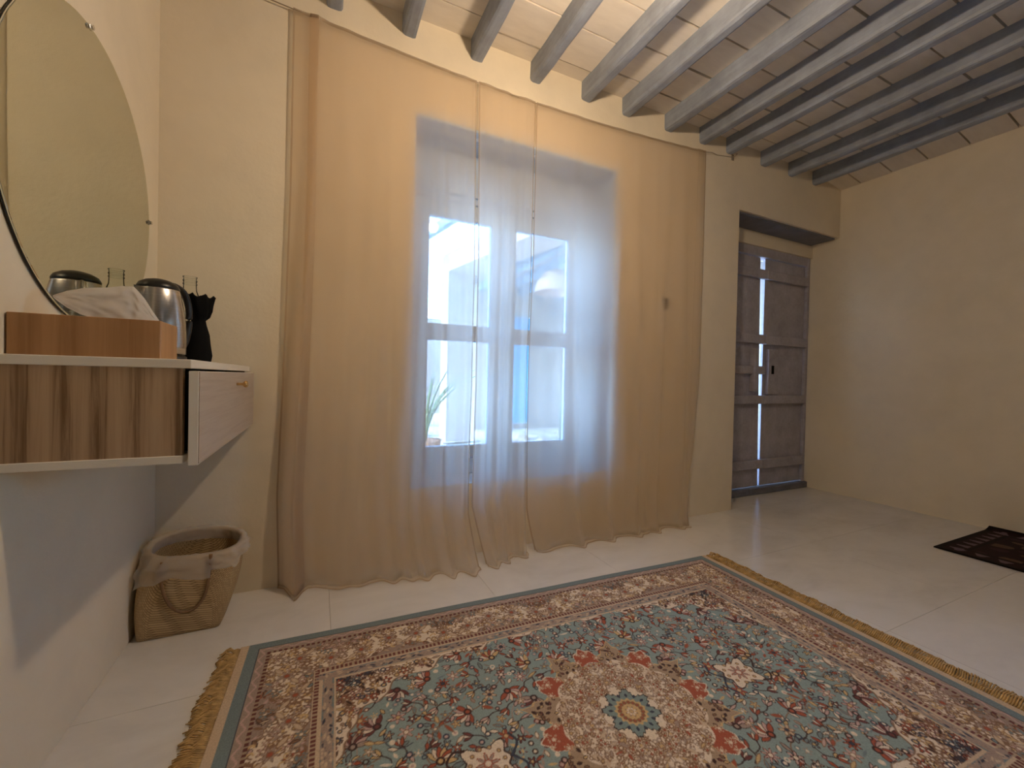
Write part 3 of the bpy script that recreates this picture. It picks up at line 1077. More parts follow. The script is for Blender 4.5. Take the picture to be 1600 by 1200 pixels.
# ------------------------------------------------------------------ big patterned rug
RL, RW = 1.022, 0.678            # half length, half width
RES = 0.0025
qu, qv = int(RL / RES), int(RW / RES)
U, V = np.meshgrid((np.arange(qu) + 0.5) * RES, (np.arange(qv) + 0.5) * RES)

def lin(r, g, b):
    return np.array(srgb(r, g, b))
K = dict(blue=lin(142, 160, 156), cream=lin(228, 212, 190), taupe=lin(166, 146, 133), brown=lin(138, 107, 84), rust=lin(168, 92, 70),
         dark=lin(72, 54, 52), navy=lin(68, 72, 86), gold=lin(208, 176, 128), pink=lin(198, 166, 156), tan=lin(204, 180, 152), slate=lin(122, 136, 138), wine=lin(116, 70, 66))
IMG = np.zeros((qv, qu, 3)) + K['blue']

def blend(sl, mask, col):
    reg = IMG[sl]
    reg[...] = reg * (1 - mask[..., None]) + col * mask[..., None]

def win_of(cx, cy_, r):
    i0, i1 = max(0, int((cx - r) / RES)), min(qu, int((cx + r) / RES) + 2)
    j0, j1 = max(0, int((cy_ - r) / RES)), min(qv, int((cy_ + r) / RES) + 2)
    if i0 >= i1 or j0 >= j1:
        return None
    return (slice(j0, j1), slice(i0, i1))

def soft(d, e=0.0016):
    return np.clip(0.5 - d / e, 0, 1)

def rosette(cx, cy_, r, n_, c1, c2, c3, rot=0.0, depth=0.28):
    sl = win_of(cx, cy_, r * 1.1)
    if sl is None:
        return
    du, dv = U[sl] - cx, V[sl] - cy_
    rho, th = np.hypot(du, dv), np.arctan2(dv, du)
    edge = r * (1 - depth + depth * np.cos(n_ * (th - rot)))
    blend(sl, soft(rho - edge), K[c3])
    blend(sl, soft(rho - (edge - 0.0035)), K[c1])
    blend(sl, soft(rho - r * 0.34), K[c3])
    blend(sl, soft(rho - r * 0.24), K[c2])

def ring(cx, cy_, r, c1, c2):
    sl = win_of(cx, cy_, r * 1.2)
    if sl is None:
        return
    rho = np.hypot(U[sl] - cx, V[sl] - cy_)
    blend(sl, soft(rho - r), K[c1])
    blend(sl, soft(rho - r * 0.5), K[c2])

def leaf(cx, cy_, l, w_, ang, c1, c2=None):
    sl = win_of(cx, cy_, l * 1.1)
    if sl is None:
        return
    du, dv = U[sl] - cx, V[sl] - cy_
    a, b = du * math.cos(ang) + dv * math.sin(ang), -du * math.sin(ang) + dv * math.cos(ang)
    d = (np.abs(b) / w_ + (a / l) ** 2 - 1) * w_
    blend(sl, soft(d - 0.0022), K['dark'] if c2 is None else K[c2])
    blend(sl, soft(d), K[c1])

def palmette(cx, cy_, r, ang, cols):
    for k in range(-3, 4):
        a = ang + k * 0.42
        leaf(cx + 0.55 * r * math.cos(a), cy_ + 0.55 * r * math.sin(a), r * 0.5, r * 0.17, a, cols[abs(k) % len(cols)])
    ring(cx, cy_, r * 0.30, 'dark', cols[0])

def vine(pts_, w_, col):
    P = [(p.x, p.y) for p in spline([(a, b, 0) for a, b in pts_], 10)]
    for (x0, y0), (x1, y1) in zip(P[:-1], P[1:]):
        m_ = ((x0 + x1) / 2, (y0 + y1) / 2)
        L_ = math.hypot(x1 - x0, y1 - y0)
        sl = win_of(m_[0], m_[1], L_ / 2 + w_ * 2)
        if sl is None or L_ == 0:
            continue
        du, dv = U[sl] - x0, V[sl] - y0
        tt = np.clip((du * (x1 - x0) + dv * (y1 - y0)) / L_ ** 2, 0, 1)
        d = np.hypot(du - tt * (x1 - x0), dv - tt * (y1 - y0))
        blend(sl, soft(d - w_ / 2), K[col])

R_ = random.Random(5)
FU, FV = RL - 0.262, RW - 0.262      # half size of the field
# field: scrolling vines first, then flowers
for _ in range(26):
    x, y, a = R_.uniform(0.12, FU - 0.02), R_.uniform(0.0, FV - 0.02), R_.uniform(0, 2 * PI)
    p, turn = [(x, y)], R_.choice((-1, 1)) * R_.uniform(0.5, 0.9)
    for k in range(6):
        x += 0.028 * math.cos(a); y += 0.028 * math.sin(a); a += turn * (0.5 + 0.12 * k)
        p.append((x, y))
    vine(p, 0.0026, R_.choice(('dark', 'brown', 'brown', 'navy', 'taupe')))
    for k in range(1, 6):
        leaf(p[k][0] + R_.uniform(-.01, .01), p[k][1] + R_.uniform(-.01, .01), R_.uniform(.008, .013), .004, R_.uniform(0, 6.3), R_.choice(('cream', 'gold', 'slate', 'rust', 'pink')))
placed = []
def try_place(r, tries=40):
    for _ in range(tries):
        x, y = R_.uniform(0.0, FU), R_.uniform(0.0, FV)
        if math.hypot(x, y) < 0.245:
            continue
        if all((x - a) ** 2 + (y - b) ** 2 > (0.80 * (r + c)) ** 2 for a, b, c in placed):
            placed.append((x, y, r))
            return x, y
    return None
for kind, r0, cnt in (('pal', 0.034, 16), ('ros', 0.022, 20), ('tul', 0.023, 34), ('ros2', 0.0145, 60), ('ring', 0.0085, 110), ('leaf', 0.012, 190)):
    for _ in range(cnt):
        q = try_place(r0)
        if q is None:
            continue
        x, y = q
        if kind == 'pal':
            palmette(x, y, r0 * 1.1, R_.uniform(0, 6.3), R_.choice((('rust', 'cream', 'pink'), ('wine', 'pink', 'cream'), ('gold', 'rust', 'cream'), ('taupe', 'wine', 'pink'))))
        elif kind == 'ros':
            rosette(x, y, r0, R_.choice((6, 8)), R_.choice(('rust', 'pink', 'tan', 'taupe')), R_.choice(('gold', 'cream', 'navy')), R_.choice(('dark', 'wine', 'brown')), R_.uniform(0, 1))
        elif kind == 'tul':
            a = R_.uniform(0, 6.3)
            c = R_.choice(('rust', 'gold', 'pink', 'wine'))
            for da in (-0.5, 0, 0.5):
                leaf(x + 0.5 * r0 * math.cos(a + da), y + 0.5 * r0 * math.sin(a + da), r0 * 0.55, r0 * 0.16, a + da, c if da else 'cream')
            vine([(x, y), (x - r0 * math.cos(a), y - r0 * math.sin(a + .3)), (x - 1.8 * r0 * math.cos(a + .5), y - 1.8 * r0 * math.sin(a + .5))], 0.003, 'dark')
        elif kind == 'ros2':
            rosette(x, y, r0, 5, R_.choice(('rust', 'tan', 'wine', 'gold', 'taupe', 'slate')), R_.choice(('cream', 'gold')), R_.choice(('dark', 'brown', 'blue')), R_.uniform(0, 1))
        elif kind == 'ring':
            ring(x, y, r0 * R_.uniform(.7, 1.1), R_.choice(('navy', 'dark', 'cream', 'wine', 'slate')), R_.choice(('blue', 'cream', 'pink')))
        else:
            leaf(x, y, R_.uniform(.009, .016), R_.uniform(.003, .005), R_.uniform(0, 6.3), R_.choice(('cream', 'gold', 'cream', 'slate', 'rust', 'pink', 'taupe')), R_.choice(('dark', 'blue', 'brown')))

# spandrels: cream lace closing in on the corners, taupe at the very corner
th_ = np.arctan2(V / FV, U / FU)
rad = ((U / (FU - 0.03)) ** 3 + (V / (FV - 0.004)) ** 3) ** (1 / 3)
sc = 0.975 + 0.045 * np.abs(np.sin(th_ * 13 + 0.4)) + 0.02 * np.sin(th_ * 31)
d_sp = (sc - rad) * 0.42
full = (slice(0, qv), slice(0, qu))
blend(full, soft(d_sp, 0.002), K['brown'])
blend(full, soft(d_sp + 0.003, 0.002), K['cream'])
rad2 = ((U / (FU - 0.0)) ** 2.3 + (V / (FV + 0.03)) ** 2.3) ** (1 / 2.3)
d_tp = (1.20 - 0.025 * np.abs(np.sin(th_ * 17)) - rad2) * 0.45
blend(full, soft(d_tp, 0.002), K['brown'])
blend(full, soft(d_tp + 0.004, 0.002), K['taupe'])
for _ in range(2600):
    x, y = R_.uniform(0, FU), R_.uniform(0, FV)
    i, j = min(qu - 1, int(x / RES)), min(qv - 1, int(y / RES))
    if d_sp[j, i] < -0.010:
        t = R_.random()
        if d_tp[j, i] < 0:
            (rosette(x, y, R_.uniform(.010, .018), 6, R_.choice(('pink', 'slate', 'taupe', 'rust')), 'cream', 'dark', t) if t < .6 else leaf(x, y, .012, .004, t * 20, 'navy', 'dark'))
        elif t < 0.36:
            ring(x, y, R_.uniform(.005, .010), R_.choice(('dark', 'brown', 'wine', 'navy')), R_.choice(('gold', 'cream', 'taupe')))
        elif t < 0.56:
            rosette(x, y, R_.uniform(.010, .019), R_.choice((5, 6)), R_.choice(('taupe', 'gold', 'pink', 'brown', 'rust')), 'cream', R_.choice(('brown', 'dark')), t * 9)
        elif t < 0.8:
            leaf(x, y, R_.uniform(.008, .014), .0035, R_.uniform(0, 6.3), R_.choice(('brown', 'taupe', 'gold', 'dark')), 'brown')

# cartouche on the long axis
sl = win_of(0.41, 0.0, 0.09)
du, dv = U[sl] - 0.41, V[sl]
rho, th = np.hypot(du, dv), np.arctan2(dv, du)
e_ = 0.052 * (1 + 0.20 * np.cos(4 * th + PI) + 0.14 * np.cos(8 * th) + 0.12 * np.cos(2 * th))
blend(sl, soft(rho - e_ - 0.005), K['dark'])
blend(sl, soft(rho - e_), K['cream'])
rosette(0.41, 0.0, 0.030, 8, 'taupe', 'cream', 'rust')
for a in np.linspace(0.2, PI, 6):
    ring(0.41 + 0.042 * math.cos(a), 0.042 * math.sin(a), 0.006, 'brown', 'gold')
vine([(0.475, 0.0), (0.50, 0.03), (0.48, 0.055), (0.455, 0.05)], 0.006, 'dark')
vine([(0.35, 0.0), (0.325, 0.03), (0.335, 0.06)], 0.006, 'navy')

# central medallion
rho, th = np.hypot(U, V), np.arctan2(V, U)
ph8 = np.abs(((th - PI / 8) / (PI / 4) + 0.5) % 1 - 0.5) * 2        # 0 at the points, 1 between
lobe = np.abs((th / (PI / 4) + 0.5) % 1 - 0.5) * 2                  # 0 at the red lobes
e_red = 0.262 - 0.20 * np.clip(lobe - 0.20, 0, 1) * 0.9 + 0.008 * np.cos(th * 48)
blend(full, soft(rho - e_red - 0.004), K['cream'])
blend(full, soft(rho - e_red), K['rust'])
e_pt = 0.288 - 0.150 * ph8 ** 1.05 + 0.006 * np.cos(th * 64)
e_pt = np.maximum(e_pt, 0.196 - 0.012 * np.abs(np.cos(th * 8)))
blend(full, soft(rho - e_pt - 0.006), K['gold'])
blend(full, soft(rho - e_pt), K['tan'] * 0.55 + K['brown'] * 0.3)
e_cr = 0.190 + 0.014 * np.abs(np.cos(th * 8))
blend(full, soft(rho - e_cr), K['cream'])
for k in range(0, 9):
    a0 = k * PI / 8
    if k % 2 == 1:                                   # brown points
        for q in range(20):
            rr, da = R_.uniform(0.200, 0.272), R_.uniform(-1, 1)
            wd = 0.39 * (0.288 - rr) / 0.150
            leaf(rr * math.cos(a0 + da * wd), rr * math.sin(a0 + da * wd), .006, .0026, R_.uniform(0, 6.3), R_.choice(('dark', 'brown', 'dark', 'gold', 'wine')), 'dark')
    else:
        for rr, da, s_ in ((0.238, 0, .016), (0.218, -.16, .013), (0.218, .16, .013), (0.250, -.07, .008), (0.250, .07, .008)):
            rosette(rr * math.cos(a0 + da), rr * math.sin(a0 + da), s_, 6, 'rust', 'cream', 'tan', 0.3)
        rosette(0.128 * math.cos(a0), 0.128 * math.sin(a0), 0.030, 8, 'rust', 'gold', 'brown', a0)
    rosette(0.178 * math.cos(a0 + PI / 16), 0.178 * math.sin(a0 + PI / 16), 0.018, 6, 'tan', 'rust', 'brown', a0)
for _ in range(300):
    rr, a = 0.082 + 0.115 * R_.random() ** 0.8, R_.uniform(-0.1, PI / 2 + 0.1)
    t = R_.random()
    x, y = rr * math.cos(a), rr * math.sin(a)
    if t < 0.5:
        leaf(x, y, R_.uniform(.006, .011), .003, R_.uniform(0, 6.3), R_.choice(('tan', 'gold', 'cream', 'taupe', 'cream')), R_.choice(('brown', 'brown', 'taupe', 'tan')))
    elif t < .8:
        ring(x, y, R_.uniform(.004, .007), R_.choice(('brown', 'brown', 'taupe')), R_.choice(('cream', 'gold')))
    else:
        rosette(x, y, .012, 5, R_.choice(('cream', 'tan')), 'rust', 'brown', t)
e_st = 0.080 - 0.026 * ph8 ** 0.9 + 0.003 * np.cos(th * 40)
blend(full, soft(rho - e_st - 0.0045), K['dark'])
blend(full, soft(rho - e_st), K['blue'] * 0.85)
blend(full, soft(rho - 0.043 - 0.003 * np.cos(th * 16)), K['gold'])
for k in range(0, 9):
    a0 = k * PI / 8
    ring(0.031 * math.cos(a0), 0.031 * math.sin(a0), 0.0062, 'brown', 'rust')
    leaf(0.056 * math.cos(a0), 0.056 * math.sin(a0), .005, .002, a0, 'navy', 'navy')
rosette(0.0, 0.0, 0.019, 8, 'cream', 'gold', 'brown')

# borders, outside in: distance from the rug's edge
DE = np.minimum(RL - 0.026 - U, RW - V)
ALONG = np.where(RL - 0.026 - U < RW - V, V, U)
def band(a, b, col):
    m_ = ((DE >= a) & (DE < b)).astype(float)
    blend(full, m_, K[col])
band(0.222, 0.262, 'slate')
band(0.256, 0.262, 'tan')
band(0.222, 0.226, 'tan')
band(0.200, 0.222, 'tan')
m_ = ((DE >= 0.204) & (DE < 0.217)).astype(float)
blend(full, m_ * ((ALONG % 0.013) < 0.0075), K['wine'])
blend(full, m_ * ((ALONG % 0.013) >= 0.0075), K['tan'] * 0.7)
band(0.067, 0.200, 'cream')
wv = 0.0665 + 0.0665 * (1 + 0.0 * ALONG)
edge1 = 0.092 + 0.030 * np.cos(ALONG * 2 * PI / 0.36) + 0.006 * np.cos(ALONG * 2 * PI / 0.045)
edge2 = 0.188 - 0.028 * np.clip(np.cos(ALONG * 2 * PI / 0.36 + PI), -0.2, 1) + 0.004 * np.cos(ALONG * 2 * PI / 0.04)
blend(full, ((DE >= 0.067) & (DE < edge1)).astype(float), K['brown'])
blend(full, ((DE >= 0.067) & (DE < edge1 - 0.004)).astype(float), K['taupe'] * 0.92)
blend(full, ((DE < 0.200) & (DE > edge2)).astype(float), K['brown'])
blend(full, ((DE < 0.200) & (DE > edge2 + 0.004)).astype(float), K['taupe'] * 0.92)
def at_border(s, d, long_):
    return (s, RW - d) if long_ else (RL - 0.026 - d, s)
for long_, length in ((True, RL), (False, RW)):
    for _ in range(int(900 * length)):
        s, d = R_.uniform(0, length - 0.03), R_.uniform(0.074, 0.194)
        x, y = at_border(s, d, long_)
        i, j = min(qu - 1, max(0, int(x / RES))), min(qv - 1, max(0, int(y / RES)))
        if abs(DE[j, i] - d) > 0.004:
            continue
        creamy = edge1[j, i] < d < edge2[j, i]
        t = R_.random()
        if creamy and R_.random() < 0.35:
            continue
        if t < 0.62 and creamy:
            a = R_.uniform(0, 6.3)
            q_ = R_.uniform(.006, .011)
            vine([(x + q_ * math.cos(a + b_) * c_, y + q_ * math.sin(a + b_) * c_) for b_, c_ in ((0, 1.5), (0.9, 1.1), (2.0, 0.9), (3.2, 0.5))], R_.uniform(.003, .005), R_.choice(('taupe', 'brown', 'gold', 'brown')))
        elif t < 0.62:
            leaf(x, y, R_.uniform(.007, .013), R_.uniform(.0025, .004), R_.uniform(0, 6.3), R_.choice(('tan', 'brown', 'slate', 'brown', 'pink')), R_.choice(('brown', 'dark', 'taupe')))
        elif t < 0.84:
            rosette(x, y, R_.uniform(.010, .020), R_.choice((5, 6, 8)), R_.choice(('taupe', 'gold', 'brown', 'pink') if creamy else ('tan', 'slate', 'rust', 'pink')), 'cream', 'brown', t * 7)
        else:
            ring(x, y, R_.uniform(.004, .008), 'brown', 'gold' if creamy else 'slate')
    # big leaves scrolling along the cream band
    for k in range(int(length / 0.09) + 1):
        s = k * 0.09 + 0.03
        d = 0.138 - 0.022 * math.cos(s * 2 * PI / 0.36 + PI)
        x, y = at_border(s, d, long_)
        if (x < RL - 0.10 and y < RW - 0.07) and (min(RL - 0.026 - x, RW - y) > d - 0.004):
            rosette(x, y, 0.026, 8, 'taupe', 'rust', 'brown', k)
            a = 0.7 * (-1) ** k + (0 if long_ else PI / 2)
            for da in (0, PI):
                leaf(x + 0.036 * math.cos(a + da), y + 0.036 * math.sin(a + da), 0.017, 0.006, a + da, 'tan', 'brown')
    for _ in range(int(380 * length)):
        s = R_.uniform(0, length - 0.02)
        x, y = at_border(s, R_.uniform(0.038, 0.056), long_)
        leaf(x, y, R_.uniform(.006, .013), .0035, R_.uniform(-0.5, 0.5) + (0 if long_ else PI / 2), 'taupe', 'taupe')
        if RES:
            x, y = at_border(R_.uniform(0, length - 0.24), R_.uniform(0.231, 0.250), long_)
            leaf(x, y, R_.uniform(.006, .012), .0035, R_.uniform(-0.5, 0.5) + (0 if long_ else PI / 2), R_.choice(('taupe', 'tan', 'taupe', 'navy')), 'taupe')
m_ = ((DE >= 0.030) & (DE < 0.060)).astype(float)
zz = np.sin(ALONG * 2 * PI / 0.05) * 0.006
blend(full, m_ * 0.55, K['taupe'])
blend(full, ((DE >= 0.034) & (DE < 0.056) & (np.abs(DE - 0.045 - zz) < 0.003)).astype(float), K['pink'])
band(0.0, 0.030, 'slate')
band(0.030, 0.0335, 'navy')
m_ = ((DE >= 0.058) & (DE < 0.068)).astype(float)
blend(full, m_, K['tan'] * 0.6)
blend(full, m_ * ((ALONG % 0.016) < 0.009), K['wine'] * 0.8)
blend(full, (U > RL - 0.026).astype(float), K['tan'])

# mirror the quarter into the whole rug and lay it out as a fine grid
full_img = np.concatenate([np.concatenate([IMG[::-1, ::-1], IMG[::-1, :]], 1), np.concatenate([IMG[:, ::-1], IMG], 1)], 0)
H_, W_ = full_img.shape[:2]
gx_ = np.concatenate([[(-qu) * RES], (np.arange(W_) + 0.5 - qu) * RES, [qu * RES]])
gy_ = np.concatenate([[(-qv) * RES], (np.arange(H_) + 0.5 - qv) * RES, [qv * RES]])
col = np.pad(full_img, ((1, 1), (1, 1), (0, 0)), mode='edge')
GX, GY = np.meshgrid(gx_, gy_)
GZ = np.full_like(GX, 0.0085) + 0.0006 * np.sin(GX * 9 + 1) * np.sin(GY * 7)
GZ[0, :] = GZ[-1, :] = GZ[:, 0] = GZ[:, -1] = 0.0008
def grid_mesh(name, GX, GY, GZ, col):
    h_, w_ = GX.shape
    co = np.stack([GX, GY, GZ], -1).reshape(-1, 3).astype(np.float32)
    idx = np.arange(h_ * w_).reshape(h_, w_)
    quads = np.stack([idx[:-1, :-1], idx[:-1, 1:], idx[1:, 1:], idx[1:, :-1]], -1).reshape(-1, 4).astype(np.int32)
    me = bpy.data.meshes.new(name)
    me.vertices.add(len(co)); me.vertices.foreach_set('co', co.ravel())
    me.loops.add(quads.size); me.loops.foreach_set('vertex_index', quads.ravel())
    me.polygons.add(len(quads))
    me.polygons.foreach_set('loop_start', np.arange(0, quads.size, 4, dtype=np.int32))
    me.polygons.foreach_set('use_smooth', np.ones(len(quads), dtype=bool))
    me.update(calc_edges=True)
    at = me.color_attributes.new('weave', 'FLOAT_COLOR', 'POINT')
    rgba = np.concatenate([col.reshape(-1, 3), np.ones((h_ * w_, 1))], 1).astype(np.float32)
    at.data.foreach_set('color', rgba.ravel())
    return me
rug = bpy.data.objects.new('patterned_rug', None)
C.objects.link(rug)
tag(rug, 'large fringed oriental rug with blue-green field and central star medallion', 'rug')
rc = Vector((0.777, 0.855, 0.0005))
rr_ = math.radians(-2.1)
me = grid_mesh('pile', GX, GY, GZ, col)
pile = bpy.data.objects.new('pile', me)
C.objects.link(pile)
me.materials.append(M_rug)
pile.parent = rug
# knotted fringes on the two short ends
for side in (-1, 1):
    bm = bmesh.new()
    y = -RW + 0.004
    while y < RW - 0.003:
        base = Vector((side * (RL - 0.003), y, 0.006))
        ph = noise.noise(Vector((y * 4.0, side * 3.0, 0)))
        lean = 0.020 * noise.noise(Vector((y * 9.0, side * 5.0, 2))) + 0.010 * noise.noise(Vector((y * 31.0, side, 2)))
        ln = (0.078 if side > 0 else 0.060) + 0.012 * ph + R_.uniform(-.006, .006)
        lift = (0.019 if side > 0 else 0.010) + 0.006 * noise.noise(Vector((y * 14.0, side * 7.0, 4)))
        pts = []
        for k in range(7):
            t = k / 6
            pts.append(base + Vector((side * ln * t, lean * t * t + 0.0025 * math.sin(t * 9 + y * 60) * t, lift * math.sin(PI * t) * (0.6 + 0.4 * math.sin(t * 11 + y * 40)) - 0.003 * t + R_.uniform(-.0006, .0006))))
        for p in pts:
            p.z = max(p.z, 0.0025)
        add_tube(bm, pts, [0.0022, 0.0030, 0.0022, 0.0024, 0.0026, 0.0024, 0.0014], 5)
        y += 0.0056
    o = obj('fringe', bm, M_fringe, None, True)
    o['kind'] = 'stuff'
    o.parent = rug
rug.location = rc
rug.rotation_euler = (0, 0, rr_)

# ------------------------------------------------------------------ small dark mat by the right wall
mr = 0.004
MX, MY = 0.755, 1.10
nx_, ny_ = int(MX / mr), int(MY / mr)
mu, mv = np.meshgrid((np.arange(nx_) + .5) * mr, (np.arange(ny_) + .5) * mr)
mc = np.zeros((ny_, nx_, 3)) + lin(38, 16, 18)
de = np.minimum(np.minimum(mu, MX - mu), np.minimum(mv, MY - mv))
al = np.where(np.minimum(mu, MX - mu) < np.minimum(mv, MY - mv), mv, mu)
mc[de < 0.028] = lin(22, 12, 12)
mk = (de > 0.042) & (de < 0.092)
zig = np.abs(((al / 0.085) % 1) - 0.5) * 2
mc[mk & (zig + (de - 0.067) / 0.05 * 0.5 > 0.58)] = lin(112, 92, 98)
mc[(de > 0.100) & (de < 0.112)] = lin(16, 8, 8)
inn = de > 0.125
rr1 = np.hypot((mu - MX / 2) / 1.0, (mv - MY / 2) / 1.35)
pt = np.sin(mu * 38) * np.sin(mv * 34 + 1.2) + 0.6 * np.sin(mu * 17 + mv * 21)
mc[inn & (pt > 0.55)] = lin(96, 72, 58)
mc[inn & (pt < -0.75)] = lin(60, 34, 40)
mc[inn & (np.abs(rr1 - 0.16) < 0.03)] = lin(104, 84, 80)
mc[inn & (rr1 < 0.09)] = lin(92, 40, 34)
mz = np.full(mu.shape, 0.007)
mz += 0.020 * np.clip((mu - (MX - 0.09)) / 0.09, 0, 1) ** 2        # curls up a little against the wall
GX2 = np.pad(mu, 1, mode='edge'); GY2 = np.pad(mv, 1, mode='edge'); GZ2 = np.pad(mz, 1, mode='edge')
GX2[:, 0] -= mr / 2; GX2[:, -1] += mr / 2; GY2[0, :] -= mr / 2; GY2[-1, :] += mr / 2
e2 = np.zeros(GX2.shape, bool); e2[0] = e2[-1] = True; e2[:, 0] = e2[:, -1] = True
GZ2[e2] = np.maximum(0.0006, GZ2[e2] - 0.0065)
me = grid_mesh('door_mat', GX2, GY2, GZ2, np.pad(mc, ((1, 1), (1, 1), (0, 0)), mode='edge'))
me.materials.append(M_rug)
mat_o = bpy.data.objects.new('small_mat', me)
C.objects.link(mat_o)
mat_o.location = (3.152, 1.085 - MY, 0.0005)
tag(mat_o, 'small black and maroon patterned mat lying against the right wall', 'mat')

# ------------------------------------------------------------------ lamps hanging out of the picture
def pendant(x, y, z, rad, label, mat):
    lamp = tag(empty('pendant_lamp', (x, y, ZC)), label, 'lamp')
    obj('ceiling_rose', add_lathe(bmesh.new(), [(0.045, 0.0), (0.045, -0.012), (0.02, -0.025), (0.006, -0.028)], (x, y, ZC), 24), M_black, lamp, True)
    obj('cord', add_tube(bmesh.new(), [(x, y, ZC - 0.02), (x, y, z + 0.09)], 0.003, 8), M_black, lamp)
    obj('socket', add_lathe(bmesh.new(), [(0.012, 0.038), (0.018, 0.05), (0.018, 0.085), (0.008, 0.095)], (x, y, z), 20), M_black, lamp, True)
    bm = bmesh.new()
    bmesh.ops.create_icosphere(bm, subdivisions=3, radius=rad)
    bmesh.ops.translate(bm, verts=bm.verts, vec=(x, y, z))
    obj('bulb', bm, mat, lamp, True)
pendant(0.88, 0.90, 2.20, 0.040, 'bare warm globe bulb on a short cord above the front edge of the rug', emit_mat('warm_bulb_glow', LAMP_COLOR, LAMP_STRENGTH))
pendant(1.47, -1.45, 2.12, 0.050, 'neutral white globe bulb on a cord at the back of the room', emit_mat('neutral_bulb_glow', LAMP2_COLOR, LAMP2_STRENGTH))

# ------------------------------------------------------------------ the courtyard outside
M_paving = plain('pale_courtyard_paving', (0.70, 0.69, 0.67), 0.8, 0.2, var=0.12, scale=3.0)
M_terracotta = plain('terracotta', (0.42, 0.22, 0.13), 0.8, var=0.15)
M_leafgreen = plain('grey_green_leaf', (0.13, 0.20, 0.10), 0.6, var=0.3)
M_cactus = plain('dark_cactus', (0.07, 0.10, 0.07), 0.7, var=0.3)
M_stone = plain('beach_stone', (0.45, 0.40, 0.35), 0.8, var=0.25, bump=0.4, bscale=20)
M_rattan = plain('pinkish_rattan', (0.55, 0.40, 0.33), 0.7, var=0.2)
struct(box('courtyard_floor', (-9, -10, -0.16), (14, 16, -0.101), M_paving))
struct(box('roof_slab', (XL - 0.25, YF - 0.2, 2.80), (XR + 0.3, YO, 3.0), M_outwhite))

# porch to the right: columns, fascia, joists and the wall with the blue door
def qbox(name, c0, c1, wdt, z0, z1, mat, parent=None):
    a, b = Vector((c0[0], c0[1])), Vector((c1[0], c1[1]))
    d = (b - a).normalized()
    nrm = Vector((d.y, -d.x)) * wdt            # thickness goes to the right of a->b
    P = [a, b, b + nrm, a + nrm]
    bm = bmesh.new()
    lo = [bm.verts.new((p.x, p.y, z0)) for p in P]
    hi = [bm.verts.new((p.x, p.y, z1)) for p in P]
    bm.faces.new(lo); bm.faces.new(hi)
    for k in range(4):
        bm.faces.new((lo[k], lo[(k + 1) % 4], hi[(k + 1) % 4], hi[k]))
    return obj(name, bm, mat, parent)
PA, PB = Vector((2.33, 2.60)), Vector((1.66, 6.12))          # porch edge, near -> far
dP = (PB - PA).normalized()
struct(qbox('porch_fascia', PA, PB, 0.48, 2.46, 2.72, M_outwhite))
struct(qbox('porch_column', PB - dP * 0.22, PB, 0.48, -0.05, 2.46, M_outwhite))
struct(box('porch_roof', (2.1, 2.55, 2.72), (7.0, 7.6, 2.86), M_outwhite))
for k in range(9):
    x = 2.75 + 0.42 * k
    struct(box('porch_joist', (x, 2.6, 2.58), (x + 0.11, 7.5, 2.72), M_bluebeam))
struct(box('porch_wall', (2.55, 7.5, -0.1), (7.0, 7.7, 2.8), M_outwhite))
struct(box('porch_side_wall', (5.6, 2.5, -0.1), (5.8, 7.5, 2.8), M_outwhite))
d2 = struct(empty('door_2', (3.65, 7.48, 0.0)))
box('door_frame', (3.42, 7.46, 0.0), (3.88, 7.50, 2.15), M_frame, d2)
for z0, z1 in ((0.12, 0.62), (0.74, 1.30), (1.42, 2.04)):
    box('door_panel', (3.47, 7.43, z0), (3.83, 7.47, z1), M_bluedoor, d2, 0.01)
box('door_leaf', (3.44, 7.445, 0.03), (3.86, 7.465, 2.12), M_bluedoor, d2)

# far courtyard wall with a blue window, and the white block on the left
struct(box('courtyard_wall', (-9, 11.2, -0.1), (12, 11.5, 2.5), M_outwhite))
w2 = struct(empty('window_2', (3.85, 11.18, 1.0)))
box('window_frame', (3.45, 11.14, 0.95), (4.35, 11.20, 2.35), M_bluedoor, w2)
for a in (3.52, 3.94):
    for z in (1.02, 1.70):
        box('pane', (a, 11.12, z), (a + 0.34, 11.15, z + 0.58), M_lintel, w2)
struct(box('courtyard_block', (-1.6, 8.2, -0.1), (1.35, 8.6, 3.6), M_outwhite))
w3 = struct(empty('window_3', (1.2, 8.18, 1.0)))
box('window_frame', (0.95, 8.15, 1.05), (1.42, 8.21, 2.25), M_bluebeam, w3)
# pergola rafters over the open court
for k in range(4):
    x = 0.55 + 0.42 * k
    a, b = Vector((x + 0.25, 3.4)), Vector((x - 0.48, 7.2))
    struct(qbox('pergola_rafter', a, b, 0.09, 3.08, 3.20, M_bluebeam))
struct(box('pergola_beam', (-1.2, 7.2, 2.9), (1.6, 7.38, 3.08), M_outwhite))

# plants and bits outside
def blade_plant(x, y, z, n_, h, name, label, mat, pot=True):
    root = tag(empty(name, (x, y, z)), label, 'plant')
    bm = bmesh.new()
    for k in range(n_):
        a = 2 * PI * k / n_ + R_.uniform(-.2, .2)
        lean = R_.uniform(0.25, 0.75)
        pts = [(x + h * lean * t * t * math.cos(a), y + h * lean * t * t * math.sin(a), z + 0.22 + h * (t - 0.35 * lean * t * t)) for t in np.linspace(0, 1, 7)]
        add_tube(bm, pts, [0.014, 0.016, 0.014, 0.012, 0.009, 0.005, 0.001], 5)
    obj('leaves', bm, mat, root, True)
    if pot:
        obj('pot', add_lathe(bmesh.new(), [(0.10, 0.0), (0.13, 0.02), (0.16, 0.24), (0.17, 0.26), (0.14, 0.25)], (x, y, z), 24), M_terracotta, root, True)
blade_plant(1.02, 4.30, -0.02, 11, 1.0, 'potted_agave', 'spiky potted plant outside the left panes of the window', M_leafgreen)
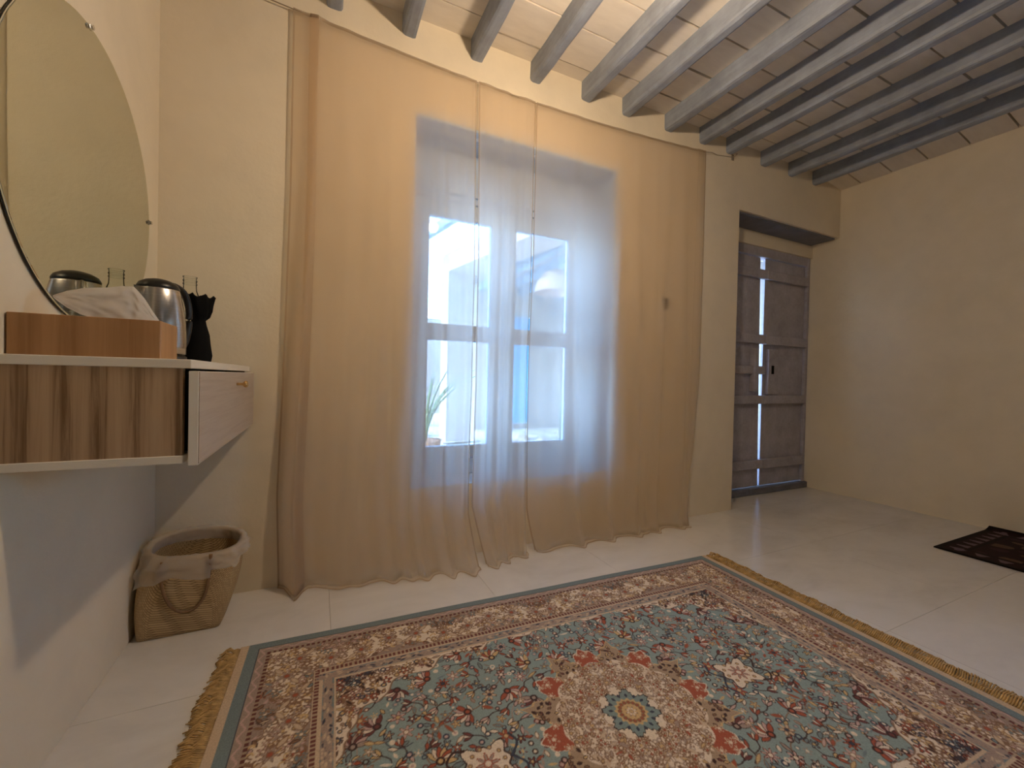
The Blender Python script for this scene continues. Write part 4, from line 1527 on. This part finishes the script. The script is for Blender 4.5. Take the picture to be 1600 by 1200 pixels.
blade_plant(1.45, 6.9, -0.02, 16, 0.7, 'potted_shrub', 'grassy potted plant by the far white block in the courtyard', M_leafgreen)
cact = tag(empty('potted_cactus', (2.42, 3.72, -0.02)), 'dark upright cactus outside the lower right window pane', 'plant')
bm = bmesh.new()
for dx, dy, hh, r in ((0, 0, 0.62, 0.05), (0.07, 0.03, 0.48, 0.04), (-0.06, 0.02, 0.52, 0.04), (0.02, -0.06, 0.42, 0.035)):
    prof = [(r * 0.8, 0.20), (r, 0.26), (r * 1.1, 0.3 + hh * 0.5), (r * 0.8, 0.2 + hh * 0.92), (r * 0.25, 0.22 + hh)]
    add_lathe(bm, prof, (2.42 + dx, 3.72 + dy, -0.02), 12)
obj('stems', bm, M_cactus, cact, True)
obj('pot', add_lathe(bmesh.new(), [(0.10, 0.0), (0.14, 0.03), (0.15, 0.22), (0.13, 0.22)], (2.42, 3.72, -0.02), 24), M_terracotta, cact, True)
for (x, y, r, lab) in ((2.62, 5.25, 0.13, 'rounded pale stone on the courtyard floor, nearest the blue door'), (2.86, 5.05, 0.10, 'small pale stone on the courtyard floor beside the cactus')):
    bm = bmesh.new()
    bmesh.ops.create_icosphere(bm, subdivisions=3, radius=r)
    for v_ in bm.verts:
        v_.co *= 1 + 0.25 * noise.noise(v_.co * 8)
        v_.co.z *= 0.55
        v_.co += Vector((x, y, r * 0.5 - 0.02))
    tag(obj('courtyard_stone', bm, M_stone, None, True), lab, 'stone')
box_p = tag(box('planter_box', (3.15, 8.4, -0.02), (3.75, 8.8, 0.32), M_stone, None, 0.02), 'low stone planter box in front of the far courtyard wall', 'planter')
pl = tag(empty('porch_pendant', (2.72, 4.55, 2.58)), 'round woven pendant shade hanging in the porch outside', 'lamp')
obj('shade', add_lathe(bmesh.new(), [(0.05, 0.0), (0.16, -0.05), (0.25, -0.16), (0.28, -0.30), (0.275, -0.30), (0.245, -0.16), (0.155, -0.06), (0.04, -0.012)], (2.72, 4.55, 2.30), 32, cap0=False, cap1=False), M_rattan, pl, True)
obj('cord', add_tube(bmesh.new(), [(2.72, 4.55, 2.72), (2.72, 4.55, 2.29)], 0.006, 8), M_black, pl)
